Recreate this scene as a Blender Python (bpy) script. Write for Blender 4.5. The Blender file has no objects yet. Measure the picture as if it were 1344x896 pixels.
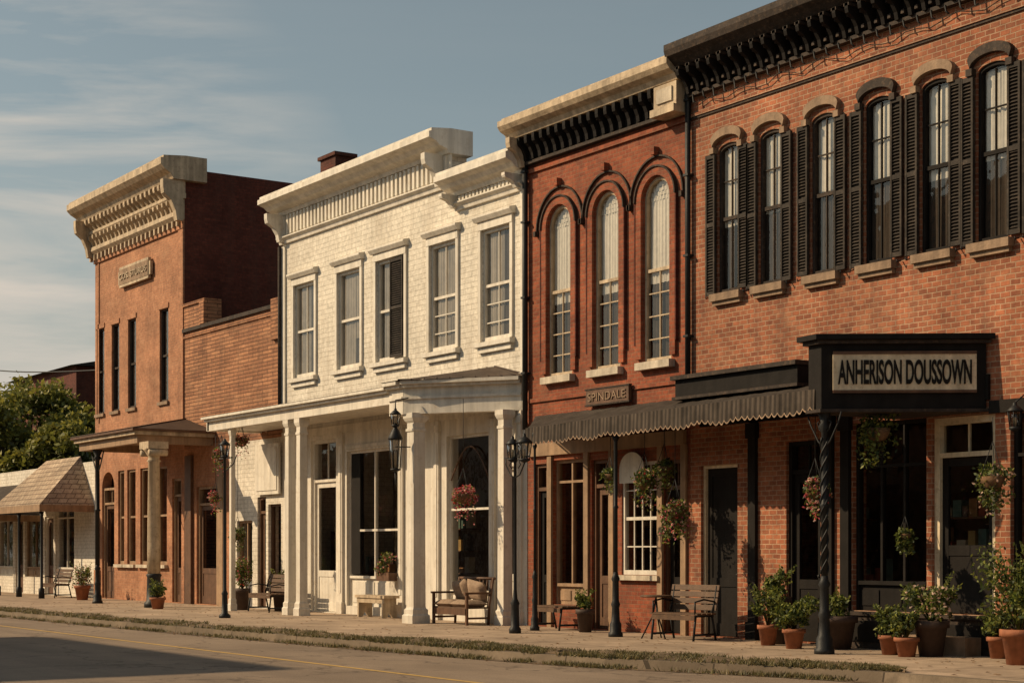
import bpy, math, random
from mathutils import Vector, Matrix
random.seed(7)
sc=bpy.context.scene
# ---------- survey frame: facade line is Y=0 facing -Y, X runs along the street ----------
F=2202.7; A=math.atan(1472/F); CA=math.cos(A); SA=math.sin(A); D=18.87; H=1.45
def X(px,p=0.0):
    q=D-p; r=(px-672)/F
    return q*(r*SA-CA)/(SA+r*CA)
def Z(px,py,p=0.0):
    return H+(725-py)/((px+800)*CA/(D-p))
# ---------- materials ----------
def nt(name):
    m=bpy.data.materials.new(name); m.use_nodes=True
    t=m.node_tree; b=t.nodes['Principled BSDF']; return m,t,b
def N(t,typ,**k):
    n=t.nodes.new(typ)
    for a,v in k.items(): setattr(n,a,v)
    return n
def pos(t,sx=1,sy=1,sz=1):
    g=N(t,'ShaderNodeNewGeometry'); mp=N(t,'ShaderNodeMapping')
    mp.inputs['Scale'].default_value=(sx,sy,sz); t.links.new(g.outputs['Position'],mp.inputs[0]); return mp.outputs[0]
def noise(t,vec,scale,detail=4,rough=.6):
    n=N(t,'ShaderNodeTexNoise'); n.inputs['Scale'].default_value=scale; n.inputs['Detail'].default_value=detail
    n.inputs['Roughness'].default_value=rough; t.links.new(vec,n.inputs['Vector']); return n.outputs[0]
def rng(t,val,a,b,c,d):
    n=N(t,'ShaderNodeMapRange'); t.links.new(val,n.inputs[0])
    for i,v in enumerate((a,b,c,d)): n.inputs[i+1].default_value=v
    return n.outputs[0]
def mix(t,fac,a,b,mode='MIX'):
    n=N(t,'ShaderNodeMix',data_type='RGBA',blend_type=mode)
    for s,v in ((n.inputs[0],fac),(n.inputs[6],a),(n.inputs[7],b)):
        if hasattr(v,'links'): t.links.new(v,s)
        elif isinstance(v,(int,float)): s.default_value=v
        else: s.default_value=(*v,1)
    return n.outputs[2]
def comb(t,v):
    n=N(t,'ShaderNodeCombineXYZ')
    for i in range(3): t.links.new(v,n.inputs[i])
    return n.outputs[0]
def bump(t,b,h,st,dist=.02):
    n=N(t,'ShaderNodeBump'); n.inputs['Strength'].default_value=st; n.inputs['Distance'].default_value=dist
    t.links.new(h,n.inputs['Height']); t.links.new(n.outputs[0],b.inputs['Normal'])
def Mt(name,c,rough=.6,var=.3,scale=2.5,streak=.25,bmp=.15,bs=25,metal=0,dirt=None,spec=.35):
    m,t,b=nt(name); p=pos(t); b.inputs['Specular IOR Level'].default_value=spec
    n1=noise(t,p,scale,6); f=rng(t,n1,.3,.7,1-var,1+var*.6)
    col=mix(t,1.0,c,comb(t,f),'MULTIPLY')
    if streak>0:
        s=noise(t,pos(t,7,7,.35),1.0,4); s2=rng(t,s,.35,.62,1-streak,1.0)
        col=mix(t,1.0,col,comb(t,s2),'MULTIPLY')
    if dirt:
        s=noise(t,p,scale*3.1,6,.7); col=mix(t,rng(t,s,.52,.72,0,.75),col,dirt)
    t.links.new(col,b.inputs['Base Color']); b.inputs['Roughness'].default_value=rough; b.inputs['Metallic'].default_value=metal
    bump(t,b,noise(t,p,bs,3),bmp); return m
def Brick(name,c1,c2,mo,row=.075,wid=.18,ms=.009,stain=(.1,.05,.035),st=.5,bias=0.0,bmp=.6,bleach=None,ba=.45,cv=1.0):
    m,t,b=nt(name)
    g=N(t,'ShaderNodeNewGeometry'); s=N(t,'ShaderNodeSeparateXYZ'); t.links.new(g.outputs['Position'],s.inputs[0])
    ad=N(t,'ShaderNodeMath',operation='ADD'); t.links.new(s.outputs[0],ad.inputs[0]); t.links.new(s.outputs[1],ad.inputs[1])
    cb=N(t,'ShaderNodeCombineXYZ'); t.links.new(ad.outputs[0],cb.inputs[0]); t.links.new(s.outputs[2],cb.inputs[1])
    nz=N(t,'ShaderNodeTexNoise'); nz.inputs['Scale'].default_value=6; t.links.new(g.outputs['Position'],nz.inputs['Vector'])
    vm=N(t,'ShaderNodeVectorMath',operation='MULTIPLY_ADD'); t.links.new(nz.outputs['Color'],vm.inputs[0]); vm.inputs[1].default_value=(.016,.016,0); t.links.new(cb.outputs[0],vm.inputs[2])
    br=N(t,'ShaderNodeTexBrick'); t.links.new(vm.outputs[0],br.inputs['Vector'])
    br.inputs['Color1'].default_value=(*c1,1); br.inputs['Color2'].default_value=(*c2,1); br.inputs['Mortar'].default_value=(*mo,1)
    br.inputs['Scale'].default_value=1; br.inputs['Mortar Size'].default_value=ms; br.inputs['Mortar Smooth'].default_value=.3
    br.inputs['Bias'].default_value=bias; br.inputs['Brick Width'].default_value=wid; br.inputs['Row Height'].default_value=row
    p=g.outputs['Position']
    n1=noise(t,p,.7,6,.65); col=mix(t,1.0,br.outputs['Color'],comb(t,rng(t,n1,.3,.7,1-.42*cv,1+.3*cv)),'MULTIPLY')
    n2=noise(t,p,9,4,.7); col=mix(t,1.0,col,comb(t,rng(t,n2,.3,.7,.72,1.22)),'MULTIPLY')
    s1=noise(t,pos(t,2.5,2.5,.3),1.0,6,.65); col=mix(t,rng(t,s1,.48,.78,0,st),col,stain)
    s4=noise(t,p,1.7,7,.75); col=mix(t,rng(t,s4,.56,.76,0,st*.9),col,stain)
    if bleach:
        s3=noise(t,pos(t,.9,.9,1.6),1.3,7,.75); col=mix(t,rng(t,s3,.50,.72,0,ba),col,bleach)
    t.links.new(col,b.inputs['Base Color']); b.inputs['Roughness'].default_value=.88; b.inputs['Specular IOR Level'].default_value=.3
    inv=N(t,'ShaderNodeMath',operation='SUBTRACT'); inv.inputs[0].default_value=1; t.links.new(br.outputs['Fac'],inv.inputs[1])
    h=N(t,'ShaderNodeMath',operation='MULTIPLY_ADD'); t.links.new(n2,h.inputs[0]); h.inputs[1].default_value=.6; t.links.new(inv.outputs[0],h.inputs[2])
    bump(t,b,h.outputs[0],bmp,.012); return m
BR1=Brick('brick_orange',(.37,.128,.062),(.215,.07,.036),(.37,.235,.15),row=.08,ms=.0095,bleach=(.42,.225,.125),st=.65)
BR2=Brick('brick_red',(.31,.082,.037),(.20,.052,.026),(.24,.12,.07),ms=.007,bleach=(.36,.15,.075),ba=.35,st=.65)
BR5=Brick('brick_salmon',(.44,.205,.11),(.36,.16,.083),(.38,.22,.14),ms=.006,st=.4,bleach=(.49,.28,.165),ba=.5)
BRL=Brick('brick_brown',(.43,.205,.105),(.27,.12,.062),(.13,.062,.035),row=.10,wid=.6,ms=.014,bleach=(.46,.27,.155),ba=.4)
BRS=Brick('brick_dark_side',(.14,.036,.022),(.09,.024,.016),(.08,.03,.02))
BRW=Brick('white_painted_brick',(.70,.65,.56),(.665,.615,.525),(.50,.455,.375),row=.115,wid=.48,ms=.008,stain=(.38,.31,.235),st=.6,bmp=.45,cv=.5)
WH=Mt('white_paint',(.71,.66,.57),.6,.10,2,.24,.1,dirt=(.47,.40,.31))
CR=Mt('cream_stone_trim',(.56,.44,.30),.7,.25,3,.4,.25,dirt=(.20,.14,.09))
TAN=Mt('tan_timber',(.34,.22,.13),.65,.25,4,.3,.2)
BRN=Mt('brown_timber',(.13,.065,.035),.6,.3,5,.3,.2)
BLK=Mt('black_paint',(.017,.0145,.013),.75,.3,4,.2,.15,spec=.12)
DRK=Mt('weathered_dark_trim',(.048,.036,.029),.75,.4,5,.3,.25,dirt=(.13,.085,.055),spec=.2)
SHT=Mt('shutter_paint',(.042,.034,.028),.75,.4,3,.35,.2,dirt=(.10,.075,.055),spec=.2)
IRON=Mt('cast_iron',(.02,.021,.022),.55,.3,8,.0,.2,metal=.2,spec=.3)
STN=Mt('hood_stone',(.30,.205,.135),.85,.3,5,.3,.4)
SIL=Mt('sill_stone',(.58,.50,.39),.8,.3,5,.3,.3)
ROOF=Mt('metal_roof',(.085,.06,.045),.55,.35,2,.3,.15,metal=.2)
TAR=Mt('tar_roof',(.03,.025,.022),.9)
TERR=Mt('terracotta',(.32,.12,.06),.8,.3,8,.2,.2)
POTD=Mt('dark_clay',(.07,.045,.035),.7,.3,8,.2,.2)
COIR=Mt('coir_liner',(.16,.09,.045),.95,.4,20,0,.6)
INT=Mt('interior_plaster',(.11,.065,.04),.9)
GOODS=[Mt('goods_%d'%i,c,.6,.3,9,0,.1) for i,c in enumerate([(.3,.15,.06),(.4,.33,.24),(.09,.15,.13),(.26,.05,.03),(.08,.06,.05),(.4,.26,.09)])]
CUR=Mt('lace_curtain',(.70,.665,.60),.9,.14,9,.16,.2)
CURG=Mt('grey_curtain',(.37,.33,.28),.9,.22,5,.28,.2)
BLD=Mt('old_blind',(.065,.05,.04),.9,.25,5,.25,.2)
SGNC=Mt('sign_cream',(.74,.61,.42),.6,.22,4,.22,.1,dirt=(.36,.26,.15))
WOOD=Mt('bench_wood',(.12,.068,.038),.65,.3,9,.2,.25)
CUSH=Mt('cushion_fabric',(.32,.23,.16),.95,.3,14,0,.3,dirt=(.10,.06,.045))
BARK=Mt('bark',(.10,.065,.04),.95,.4,8,.3,.8,bs=12)
CORD=Mt('cable',(.02,.02,.02),.6)
def leafm(name,c,v=.55):
    m,t,b=nt(name); p=pos(t)
    col=mix(t,1.0,c,comb(t,rng(t,noise(t,p,7,3),.3,.7,1-v,1+v)),'MULTIPLY')
    t.links.new(col,b.inputs['Base Color']); b.inputs['Roughness'].default_value=.6
    tr=N(t,'ShaderNodeBsdfTranslucent'); t.links.new(col,tr.inputs[0]); ms=N(t,'ShaderNodeMixShader'); ms.inputs[0].default_value=.35
    t.links.new(b.outputs[0],ms.inputs[1]); t.links.new(tr.outputs[0],ms.inputs[2]); t.links.new(ms.outputs[0],t.nodes['Material Output'].inputs[0]); return m
LF=[leafm('leaf_green',(.105,.135,.026)),leafm('leaf_light',(.20,.215,.042)),leafm('leaf_dark',(.035,.055,.015))]
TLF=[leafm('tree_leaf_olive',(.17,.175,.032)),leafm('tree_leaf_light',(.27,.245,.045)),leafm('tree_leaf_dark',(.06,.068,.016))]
GR=[leafm('verge_grass_olive',(.15,.13,.05)),leafm('verge_grass_dry',(.22,.17,.08)),leafm('verge_grass_dark',(.07,.068,.028))]
PNK=[leafm('petal_pink',(.62,.14,.20),.3),leafm('petal_red',(.5,.06,.05),.3),leafm('petal_cream',(.7,.5,.4),.2)]
DLF=[leafm('dead_leaf_tan',(.25,.14,.06)),leafm('dead_leaf_brown',(.12,.06,.03))]
def glassm():
    m,t,b=nt('window_glass'); t.nodes.remove(b)
    g=N(t,'ShaderNodeBsdfGlossy'); g.inputs['Roughness'].default_value=.03; g.inputs['Color'].default_value=(.9,.9,.9,1)
    tr=N(t,'ShaderNodeBsdfTransparent'); tr.inputs['Color'].default_value=(.86,.85,.82,1)
    bm=N(t,'ShaderNodeBump'); bm.inputs['Strength'].default_value=.2; bm.inputs['Distance'].default_value=.03
    t.links.new(noise(t,pos(t),2.2,2),bm.inputs['Height']); t.links.new(bm.outputs[0],g.inputs['Normal'])
    lw=N(t,'ShaderNodeLayerWeight'); lw.inputs[0].default_value=.5
    pw=N(t,'ShaderNodeMath',operation='POWER'); t.links.new(lw.outputs['Facing'],pw.inputs[0]); pw.inputs[1].default_value=4.0
    fr=rng(t,pw.outputs[0],0,1,.045,.95)
    ms=N(t,'ShaderNodeMixShader'); t.links.new(fr,ms.inputs[0]); t.links.new(tr.outputs[0],ms.inputs[1]); t.links.new(g.outputs[0],ms.inputs[2])
    t.links.new(ms.outputs[0],t.nodes['Material Output'].inputs[0]); return m
GL=glassm()
def awnm():
    m,t,b=nt('awning_canvas'); w=N(t,'ShaderNodeTexWave',wave_type='BANDS',bands_direction='X'); w.inputs['Scale'].default_value=2.6; w.inputs['Distortion'].default_value=.4
    t.links.new(pos(t),w.inputs['Vector']); c=mix(t,rng(t,w.outputs[1],.35,.65,0,1),(.038,.031,.026),(.075,.06,.048))
    c=mix(t,1.0,c,comb(t,rng(t,noise(t,pos(t),3,5),.3,.7,.6,1.3)),'MULTIPLY')
    t.links.new(c,b.inputs['Base Color']); b.inputs['Roughness'].default_value=.9; b.inputs['Specular IOR Level'].default_value=.15; bump(t,b,w.outputs[1],.5,.02); return m
AWN=awnm()
SHG=Brick('tan_shingles',(.44,.34,.24),(.34,.25,.17),(.17,.12,.08),row=.16,wid=.3,ms=.016,st=.3)
def asphalt():
    m,t,b=nt('asphalt'); p=pos(t)
    a=noise(t,p,.35,7,.65); c=mix(t,rng(t,a,.3,.7,0,1),(.19,.145,.108),(.30,.232,.172))
    s=noise(t,pos(t,.12,1.6,1),1.0,5,.6); c=mix(t,rng(t,s,.45,.75,0,.5),c,(.13,.10,.078))
    f=noise(t,p,60,3,.8); c=mix(t,1.0,c,comb(t,rng(t,f,.3,.7,.68,1.25)),'MULTIPLY')
    v=N(t,'ShaderNodeTexVoronoi',feature='DISTANCE_TO_EDGE'); v.inputs['Scale'].default_value=.4
    nn=N(t,'ShaderNodeTexNoise'); nn.inputs['Scale'].default_value=1.5; nn.inputs['Detail'].default_value=5; t.links.new(p,nn.inputs['Vector'])
    va=N(t,'ShaderNodeVectorMath',operation='MULTIPLY_ADD'); t.links.new(nn.outputs['Color'],va.inputs[0]); va.inputs[1].default_value=(1.2,1.2,1.2); t.links.new(p,va.inputs[2]); t.links.new(va.outputs[0],v.inputs['Vector'])
    c=mix(t,rng(t,v.outputs['Distance'],0,.014,.65,0),c,(.06,.047,.038))
    t.links.new(c,b.inputs['Base Color']); b.inputs['Roughness'].default_value=.9; b.inputs['Specular IOR Level'].default_value=.2; bump(t,b,f,.5,.01); return m
ASP=asphalt()
def concm(name,c,joint=1.6):
    m,t,b=nt(name); p=pos(t)
    br=N(t,'ShaderNodeTexBrick'); t.links.new(p,br.inputs['Vector']); br.offset=0
    br.inputs['Color1'].default_value=(*c,1); br.inputs['Color2'].default_value=(*[x*.8 for x in c],1); br.inputs['Mortar'].default_value=(*[x*.3 for x in c],1)
    br.inputs['Scale'].default_value=1; br.inputs['Mortar Size'].default_value=.014; br.inputs['Brick Width'].default_value=joint; br.inputs['Row Height'].default_value=joint
    col=mix(t,1.0,br.outputs['Color'],comb(t,rng(t,noise(t,p,1.1,7,.7),.3,.7,.62,1.25)),'MULTIPLY')
    col=mix(t,rng(t,noise(t,p,3.5,6,.75),.54,.72,0,.65),col,[x*.42 for x in c])
    t.links.new(col,b.inputs['Base Color']); b.inputs['Roughness'].default_value=.88; b.inputs['Specular IOR Level'].default_value=.25; bump(t,b,noise(t,p,35,4),.35,.01); return m
CON=concm('sidewalk_concrete',(.42,.315,.225)); KRB=concm('kerb_concrete',(.20,.155,.11),2.4)
DIRT=Mt('dirt',(.15,.105,.065),.95,.35,.8,0,.4)
GND=Mt('dry_grass_ground',(.10,.10,.045),.95,.4,.3,0,.3)
YEL=Mt('worn_yellow_paint',(.52,.33,.09),.8,.25,8,0,.2,dirt=(.26,.20,.14))
# ---------- mesh builder ----------
class MB:
    def __init__(s): s.v=[];s.f=[];s.m=[];s.sm=[];s.mats=[]
    def mi(s,m):
        if m not in s.mats: s.mats.append(m)
        return s.mats.index(m)
    def poly(s,pts,mat,sm=False):
        i=len(s.v); s.v+= [tuple(p) for p in pts]; s.f.append(tuple(range(i,i+len(pts)))); s.m.append(s.mi(mat)); s.sm.append(sm)
    def faces(s,vs,fs,mat,sm=False):
        i=len(s.v); s.v+=[tuple(p) for p in vs]; k=s.mi(mat)
        for f in fs: s.f.append(tuple(i+j for j in f)); s.m.append(k); s.sm.append(sm)
    def box(s,x0,x1,y0,y1,z0,z1,mat):
        if x0>x1:x0,x1=x1,x0
        if y0>y1:y0,y1=y1,y0
        if z0>z1:z0,z1=z1,z0
        vs=[(x,y,z) for z in(z0,z1) for y in(y0,y1) for x in(x0,x1)]
        s.faces(vs,[(0,2,3,1),(4,5,7,6),(0,1,5,4),(2,6,7,3),(0,4,6,2),(1,3,7,5)],mat)
    def obox(s,M,sx,sy,sz,mat):
        vs=[M@Vector((x*sx/2,y*sy/2,z*sz/2)) for z in(-1,1) for y in(-1,1) for x in(-1,1)]
        s.faces(vs,[(0,2,3,1),(4,5,7,6),(0,1,5,4),(2,6,7,3),(0,4,6,2),(1,3,7,5)],mat)
    def seg(s,p,q,th,z0,z1,mat,out=0):
        p=Vector((*p,0));q=Vector((*q,0)); d=(q-p).normalized(); n=Vector((d.y,-d.x,0))
        a=p+n*out;b=q+n*out;c=b-n*th;e=a-n*th
        s.faces([(w.x,w.y,z) for z in(z0,z1) for w in(a,b,c,e)],[(3,2,1,0),(4,5,6,7),(0,1,5,4),(1,2,6,5),(2,3,7,6),(3,0,4,7)],mat)
    def pyz(s,x0,x1,pts,mat):
        n=len(pts); vs=[(x0,y,z) for y,z in pts]+[(x1,y,z) for y,z in pts]
        s.faces(vs,[tuple(range(n)),tuple(range(2*n-1,n-1,-1))]+[(i,i+n,(i+1)%n+n,(i+1)%n) for i in range(n)],mat)
    def pxz(s,y0,y1,pts,mat):
        n=len(pts); vs=[(x,y0,z) for x,z in pts]+[(x,y1,z) for x,z in pts]
        s.faces(vs,[tuple(range(n)),tuple(range(2*n-1,n-1,-1))]+[(i,i+n,(i+1)%n+n,(i+1)%n) for i in range(n)],mat)
    def pxy(s,z0,z1,pts,mat):
        n=len(pts); vs=[(x,y,z0) for x,y in pts]+[(x,y,z1) for x,y in pts]
        s.faces(vs,[tuple(range(n))[::-1],tuple(range(n,2*n))]+[(i,(i+1)%n,(i+1)%n+n,i+n) for i in range(n)],mat)
    def lathe(s,cx,cy,prof,mat,n=14,sq=False):
        if sq: n=4
        vs=[];fs=[]
        for r,z in prof:
            for k in range(n):
                a=2*math.pi*(k+(.5 if sq else 0))/n; rr=r*(1.41421 if sq else 1); vs.append((cx+rr*math.cos(a),cy+rr*math.sin(a),z))
        for j in range(len(prof)-1):
            for k in range(n): fs.append((j*n+k,j*n+(k+1)%n,(j+1)*n+(k+1)%n,(j+1)*n+k))
        fs.append(tuple(range(n))[::-1]); fs.append(tuple(range((len(prof)-1)*n,len(prof)*n)))
        s.faces(vs,fs,mat,not sq)
    def tube(s,pts,rs,mat,n=6):
        if not isinstance(rs,(list,tuple)): rs=[rs]*len(pts)
        vs=[];fs=[]; P=[Vector(p) for p in pts]
        for i,p in enumerate(P):
            d=(P[min(i+1,len(P)-1)]-P[max(i-1,0)]).normalized(); u=d.orthogonal().normalized() if i==0 else (u-d*u.dot(d)).normalized(); w=d.cross(u)
            for k in range(n):
                a=2*math.pi*k/n; vs.append(p+(u*math.cos(a)+w*math.sin(a))*rs[i])
        for j in range(len(P)-1):
            for k in range(n): fs.append((j*n+k,j*n+(k+1)%n,(j+1)*n+(k+1)%n,(j+1)*n+k))
        fs.append(tuple(range(n))[::-1]); fs.append(tuple(range((len(P)-1)*n,len(P)*n)))
        s.faces(vs,fs,mat,True)
    def leaf(s,c,size,mat,up=.3):
        d=Vector((random.gauss(0,1),random.gauss(0,1),random.gauss(0,1)+up)).normalized(); u=d.orthogonal().normalized()
        u.rotate(Matrix.Rotation(random.random()*6.28,3,d)); w=d.cross(u)*size*.32; u=u*size*.5; c=Vector(c)
        s.poly([c-u,c+w*.9-u*.1,c+u,c-w*.9-u*.1],mat)
    def obj(s,name,parent=None,loc=None):
        if loc is None: loc=Vector(parent.location) if parent else Vector((0,0,0))
        loc=Vector(loc); me=bpy.data.meshes.new(name)
        me.from_pydata([(a-loc.x,b-loc.y,c-loc.z) for a,b,c in s.v],[],s.f)
        for m in s.mats: me.materials.append(m)
        me.polygons.foreach_set('material_index',s.m); me.polygons.foreach_set('use_smooth',s.sm); me.update()
        o=bpy.data.objects.new(name,me); sc.collection.objects.link(o)
        if parent: o.parent=parent
        else: o.location=loc
        return o
def empty(name,loc):
    e=bpy.data.objects.new(name,None); e.location=loc; e.empty_display_size=.5; sc.collection.objects.link(e); return e
def textmesh(mb,txt,org,u,w,h,mat,depth=.02,bold=.0):
    cu=bpy.data.curves.new('txt','FONT'); cu.body=txt; cu.size=1; cu.offset=bold; cu.extrude=.5
    o=bpy.data.objects.new('txt',cu); sc.collection.objects.link(o); dg=bpy.context.evaluated_depsgraph_get(); dg.update()
    me=o.evaluated_get(dg).to_mesh(); vs=[v.co.copy() for v in me.vertices]; fs=[tuple(p.vertices) for p in me.polygons]
    x0=min(v.x for v in vs);x1=max(v.x for v in vs);y0=min(v.y for v in vs);y1=max(v.y for v in vs)
    u=Vector(u).normalized(); n=Vector((u.y,-u.x,0)); org=Vector(org)
    mb.faces([org+u*((v.x-x0)/(x1-x0)*w)+Vector((0,0,(v.y-y0)/(y1-y0)*h))+n*(v.z*depth) for v in vs],fs,mat)
    bpy.data.objects.remove(o); bpy.data.curves.remove(cu)
def arc(xa,xb,zt,rise,n=14):
    cx=(xa+xb)/2; w=(xb-xa)/2
    return [(cx-w*math.cos(math.pi*i/n),zt-rise+rise*math.sin(math.pi*i/n)) for i in range(n+1)]
def wall(mb,x0,x1,z0,z1,ops,mat,y=0,th=.3,rv=None):
    rv=rv or mat
    xs=sorted({x0,x1,*[v for o in ops for v in o[:2]]}); zs=sorted({z0,z1,*[v for o in ops for v in o[2:4]]})
    xs=[v for v in xs if x0<=v<=x1]; zs=[v for v in zs if z0<=v<=z1]
    for a,b in zip(xs,xs[1:]):
        for c,d in zip(zs,zs[1:]):
            mx,mz=(a+b)/2,(c+d)/2
            if any(o[0]<mx<o[1] and o[2]<mz<o[3] for o in ops): continue
            mb.poly([(a,y,c),(b,y,c),(b,y,d),(a,y,d)],mat)
    for o in ops:
        a,b,c,d=o[:4]; rise=o[4] if len(o)>4 else 0; e=y+th
        mb.poly([(a,y,c),(a,e,c),(a,e,d-rise),(a,y,d-rise)],rv); mb.poly([(b,y,c),(b,y,d-rise),(b,e,d-rise),(b,e,c)],rv)
        mb.poly([(a,y,c),(b,y,c),(b,e,c),(a,e,c)],rv)
        if rise:
            ar=arc(a,b,d,rise); 
            for (p,q),(r,s) in zip(ar,ar[1:]):
                mb.poly([(p,y,q),(r,y,s),(r,y,d),(p,y,d)],mat); mb.poly([(p,y,q),(p,e,q),(r,e,s),(r,y,s)],rv)
        else: mb.poly([(a,y,d),(a,e,d),(b,e,d),(b,y,d)],rv)
def curtain(mb,xa,xb,z0,z1,y,mat,amp=.016,fold=.09):
    n=max(6,int((xb-xa)/.022)); vs=[]; ph=random.random()*6
    for i in range(n+1):
        x=xa+(xb-xa)*i/n; yy=y+amp*math.sin(2*math.pi*x/fold+ph+.8*math.sin(x*5))+amp*.5*math.sin(x*23)
        vs+=[(x,yy,z0+random.uniform(-.01,.01)),(x,y+(yy-y)*.5,z1)]
    mb.faces(vs,[(2*i,2*i+2,2*i+3,2*i+1) for i in range(n)],mat,True)
def sash(mb,xa,xb,za,zb,fr,y=.03,rise=0,cols=2,rows=2,t=.045,cur=None,lowrows=1):
    zs=zb-rise; mid=(za+zb)/2
    mb.box(xa,xa+t,y,y+.09,za,zs,fr); mb.box(xb-t,xb,y,y+.09,za,zs,fr); mb.box(xa+t,xb-t,y,y+.09,za,za+t*1.4,fr)
    if rise:
        o=arc(xa,xb,zb,rise); i_=arc(xa+t,xb-t,zb-t,rise-t if rise>t else .01)
        for k in range(len(o)-1):
            a,b,c,d=o[k],o[k+1],i_[k+1],i_[k]
            mb.pxz(y,y+.09,[a,b,c,d],fr)
        ga=arc(xa+t,xb-t,zb-t,max(rise-t,.01)); mb.poly(([(xa+t,y+.05,za+t)]+[(p,y+.05,q) for p,q in ga]+[(xb-t,y+.05,za+t)])[::-1],GL)
    else:
        mb.box(xa+t,xb-t,y,y+.09,zb-t,zb,fr); mb.poly([(xa+t,y+.05,za+t),(xb-t,y+.05,za+t),(xb-t,y+.05,zb-t),(xa+t,y+.05,zb-t)],GL)
    mb.box(xa+t,xb-t,y+.02,y+.07,mid-.03,mid+.03,fr); m=.011
    for k in range(1,cols):
        x=xa+t+(xb-xa-2*t)*k/cols; mb.box(x-m,x+m,y+.03,y+.06,za+t*1.4,mid-.03,fr); mb.box(x-m,x+m,y+.03,y+.06,mid+.03,zb-t-(.004 if not rise else .03),fr)
    for k in range(1,rows):
        z=mid+(zb-mid)*k/rows; mb.box(xa+t,xb-t,y+.033,y+.058,z-m,z+m,fr)
    for k in range(1,lowrows):
        z=za+(mid-za)*k/lowrows; mb.box(xa+t,xb-t,y+.033,y+.058,z-m,z+m,fr)
    for c in (cur or []):
        mat,f0,f1,g0,g1=c; curtain(mb,xa+(xb-xa)*g0,xa+(xb-xa)*g1,za+(zb-za)*f0,za+(zb-za)*f1,y+.085+.02*random.random(),mat)
def shutter(mb,xa,xb,za,zb,mat):
    y0,y1=-.075,-.025; t=.035
    mb.box(xa,xa+t,y0,y1,za,zb,mat); mb.box(xb-t,xb,y0,y1,za,zb,mat)
    for z in (za,(za+zb)/2-.03,zb-.07): mb.box(xa+t,xb-t,y0+.004,y1-.004,z,z+.07,mat)
    z=za+.09
    while z<zb-.1:
        if abs(z-(za+zb)/2)>.05: mb.poly([(xa+t,y0+.008,z),(xb-t,y0+.008,z),(xb-t,y1-.008,z+.035),(xa+t,y1-.008,z+.035)],mat)
        z+=.05
    mb.box(xa+t,xb-t,y1-.008,y1-.004,za+.07,zb-.07,mat)
def shopwin(mb,xa,xb,z0,z1,fr,y=.08,panel=.6,transom=.6,cols=2,t=.06,pm=None):
    pm=pm or fr
    mb.box(xa,xa+t,y,y+.1,z0,z1,fr); mb.box(xb-t,xb,y,y+.1,z0,z1,fr); mb.box(xa+t,xb-t,y,y+.1,z1-t,z1,fr)
    zp=z0+panel
    if panel>0:
        mb.box(xa+t,xb-t,y+.03,y+.09,z0,zp,pm); w=(xb-xa-2*t)/max(1,cols)
        for k in range(max(1,cols)):
            a=xa+t+w*k+.06; mb.box(a,a+w-.12,y+.012,y+.03,z0+.08,zp-.08,pm)
    mb.box(xa+t,xb-t,y-.03,y+.1,zp,zp+t,fr)
    if transom>0: mb.box(xa+t,xb-t,y+.005,y+.095,z1-transom,z1-transom+t*.8,fr)
    for k in range(1,cols):
        x=xa+t+(xb-xa-2*t)*k/cols; mb.box(x-.022,x+.022,y+.01,y+.09,zp+t,z1-t,fr)
    mb.poly([(xa+t,y+.05,zp+t),(xb-t,y+.05,zp+t),(xb-t,y+.05,z1-t),(xa+t,y+.05,z1-t)],GL)
def door(mb,xa,xb,z0,z1,fr,leaf,y=.12,transom=.5,glass=True,t=.07):
    mb.box(xa,xa+t,y-.06,y+.08,z0,z1,fr); mb.box(xb-t,xb,y-.06,y+.08,z0,z1,fr); mb.box(xa+t,xb-t,y-.06,y+.08,z1-t,z1,fr)
    zt=z1-transom if transom else z1-t
    a,b=xa+t,xb-t
    if transom:
        mb.box(a,b,y-.05,y+.08,zt-.03,zt+.04,fr); mb.poly([(a,y+.03,zt),(b,y+.03,zt),(b,y+.03,z1-t),(a,y+.03,z1-t)],GL)
        mb.box((a+b)/2-.015,(a+b)/2+.015,y+.01,y+.05,zt+.04,z1-t,fr); zt-=.03
    s=.11; mb.box(a,a+s,y,y+.05,z0+.01,zt,leaf); mb.box(b-s,b,y,y+.05,z0+.01,zt,leaf)
    for c,d in ((z0+.01,z0+.22),(z0+.85,z0+1.0),(zt-.13,zt)): mb.box(a+s,b-s,y+.002,y+.048,c,d,leaf)
    mb.box(a+s,b-s,y+.018,y+.034,z0+.22,z0+.85,leaf)
    if glass: mb.poly([(a+s,y+.025,z0+1.0),(b-s,y+.025,z0+1.0),(b-s,y+.025,zt-.13),(a+s,y+.025,zt-.13)],GL)
    else: mb.box(a+s,b-s,y+.018,y+.034,z0+1.0,zt-.13,leaf)
    mb.lathe(b-s/2,y-.03,[(.0,z0+1.02),(.028,z0+1.04),(.028,z0+1.07),(0,z0+1.09)],IRON,8)
def bracket(mb,x,w,d,z0,z1,mat,y=0):
    h=z1-z0; mb.pyz(x-w/2,x+w/2,[(y+.01,z0),(y-d*.3,z0),(y-d*.38,z0+h*.25),(y-d*.6,z0+h*.5),(y-d*.95,z0+h*.65),(y-d,z0+h*.8),(y-d,z1),(y+.01,z1)],mat)
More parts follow.
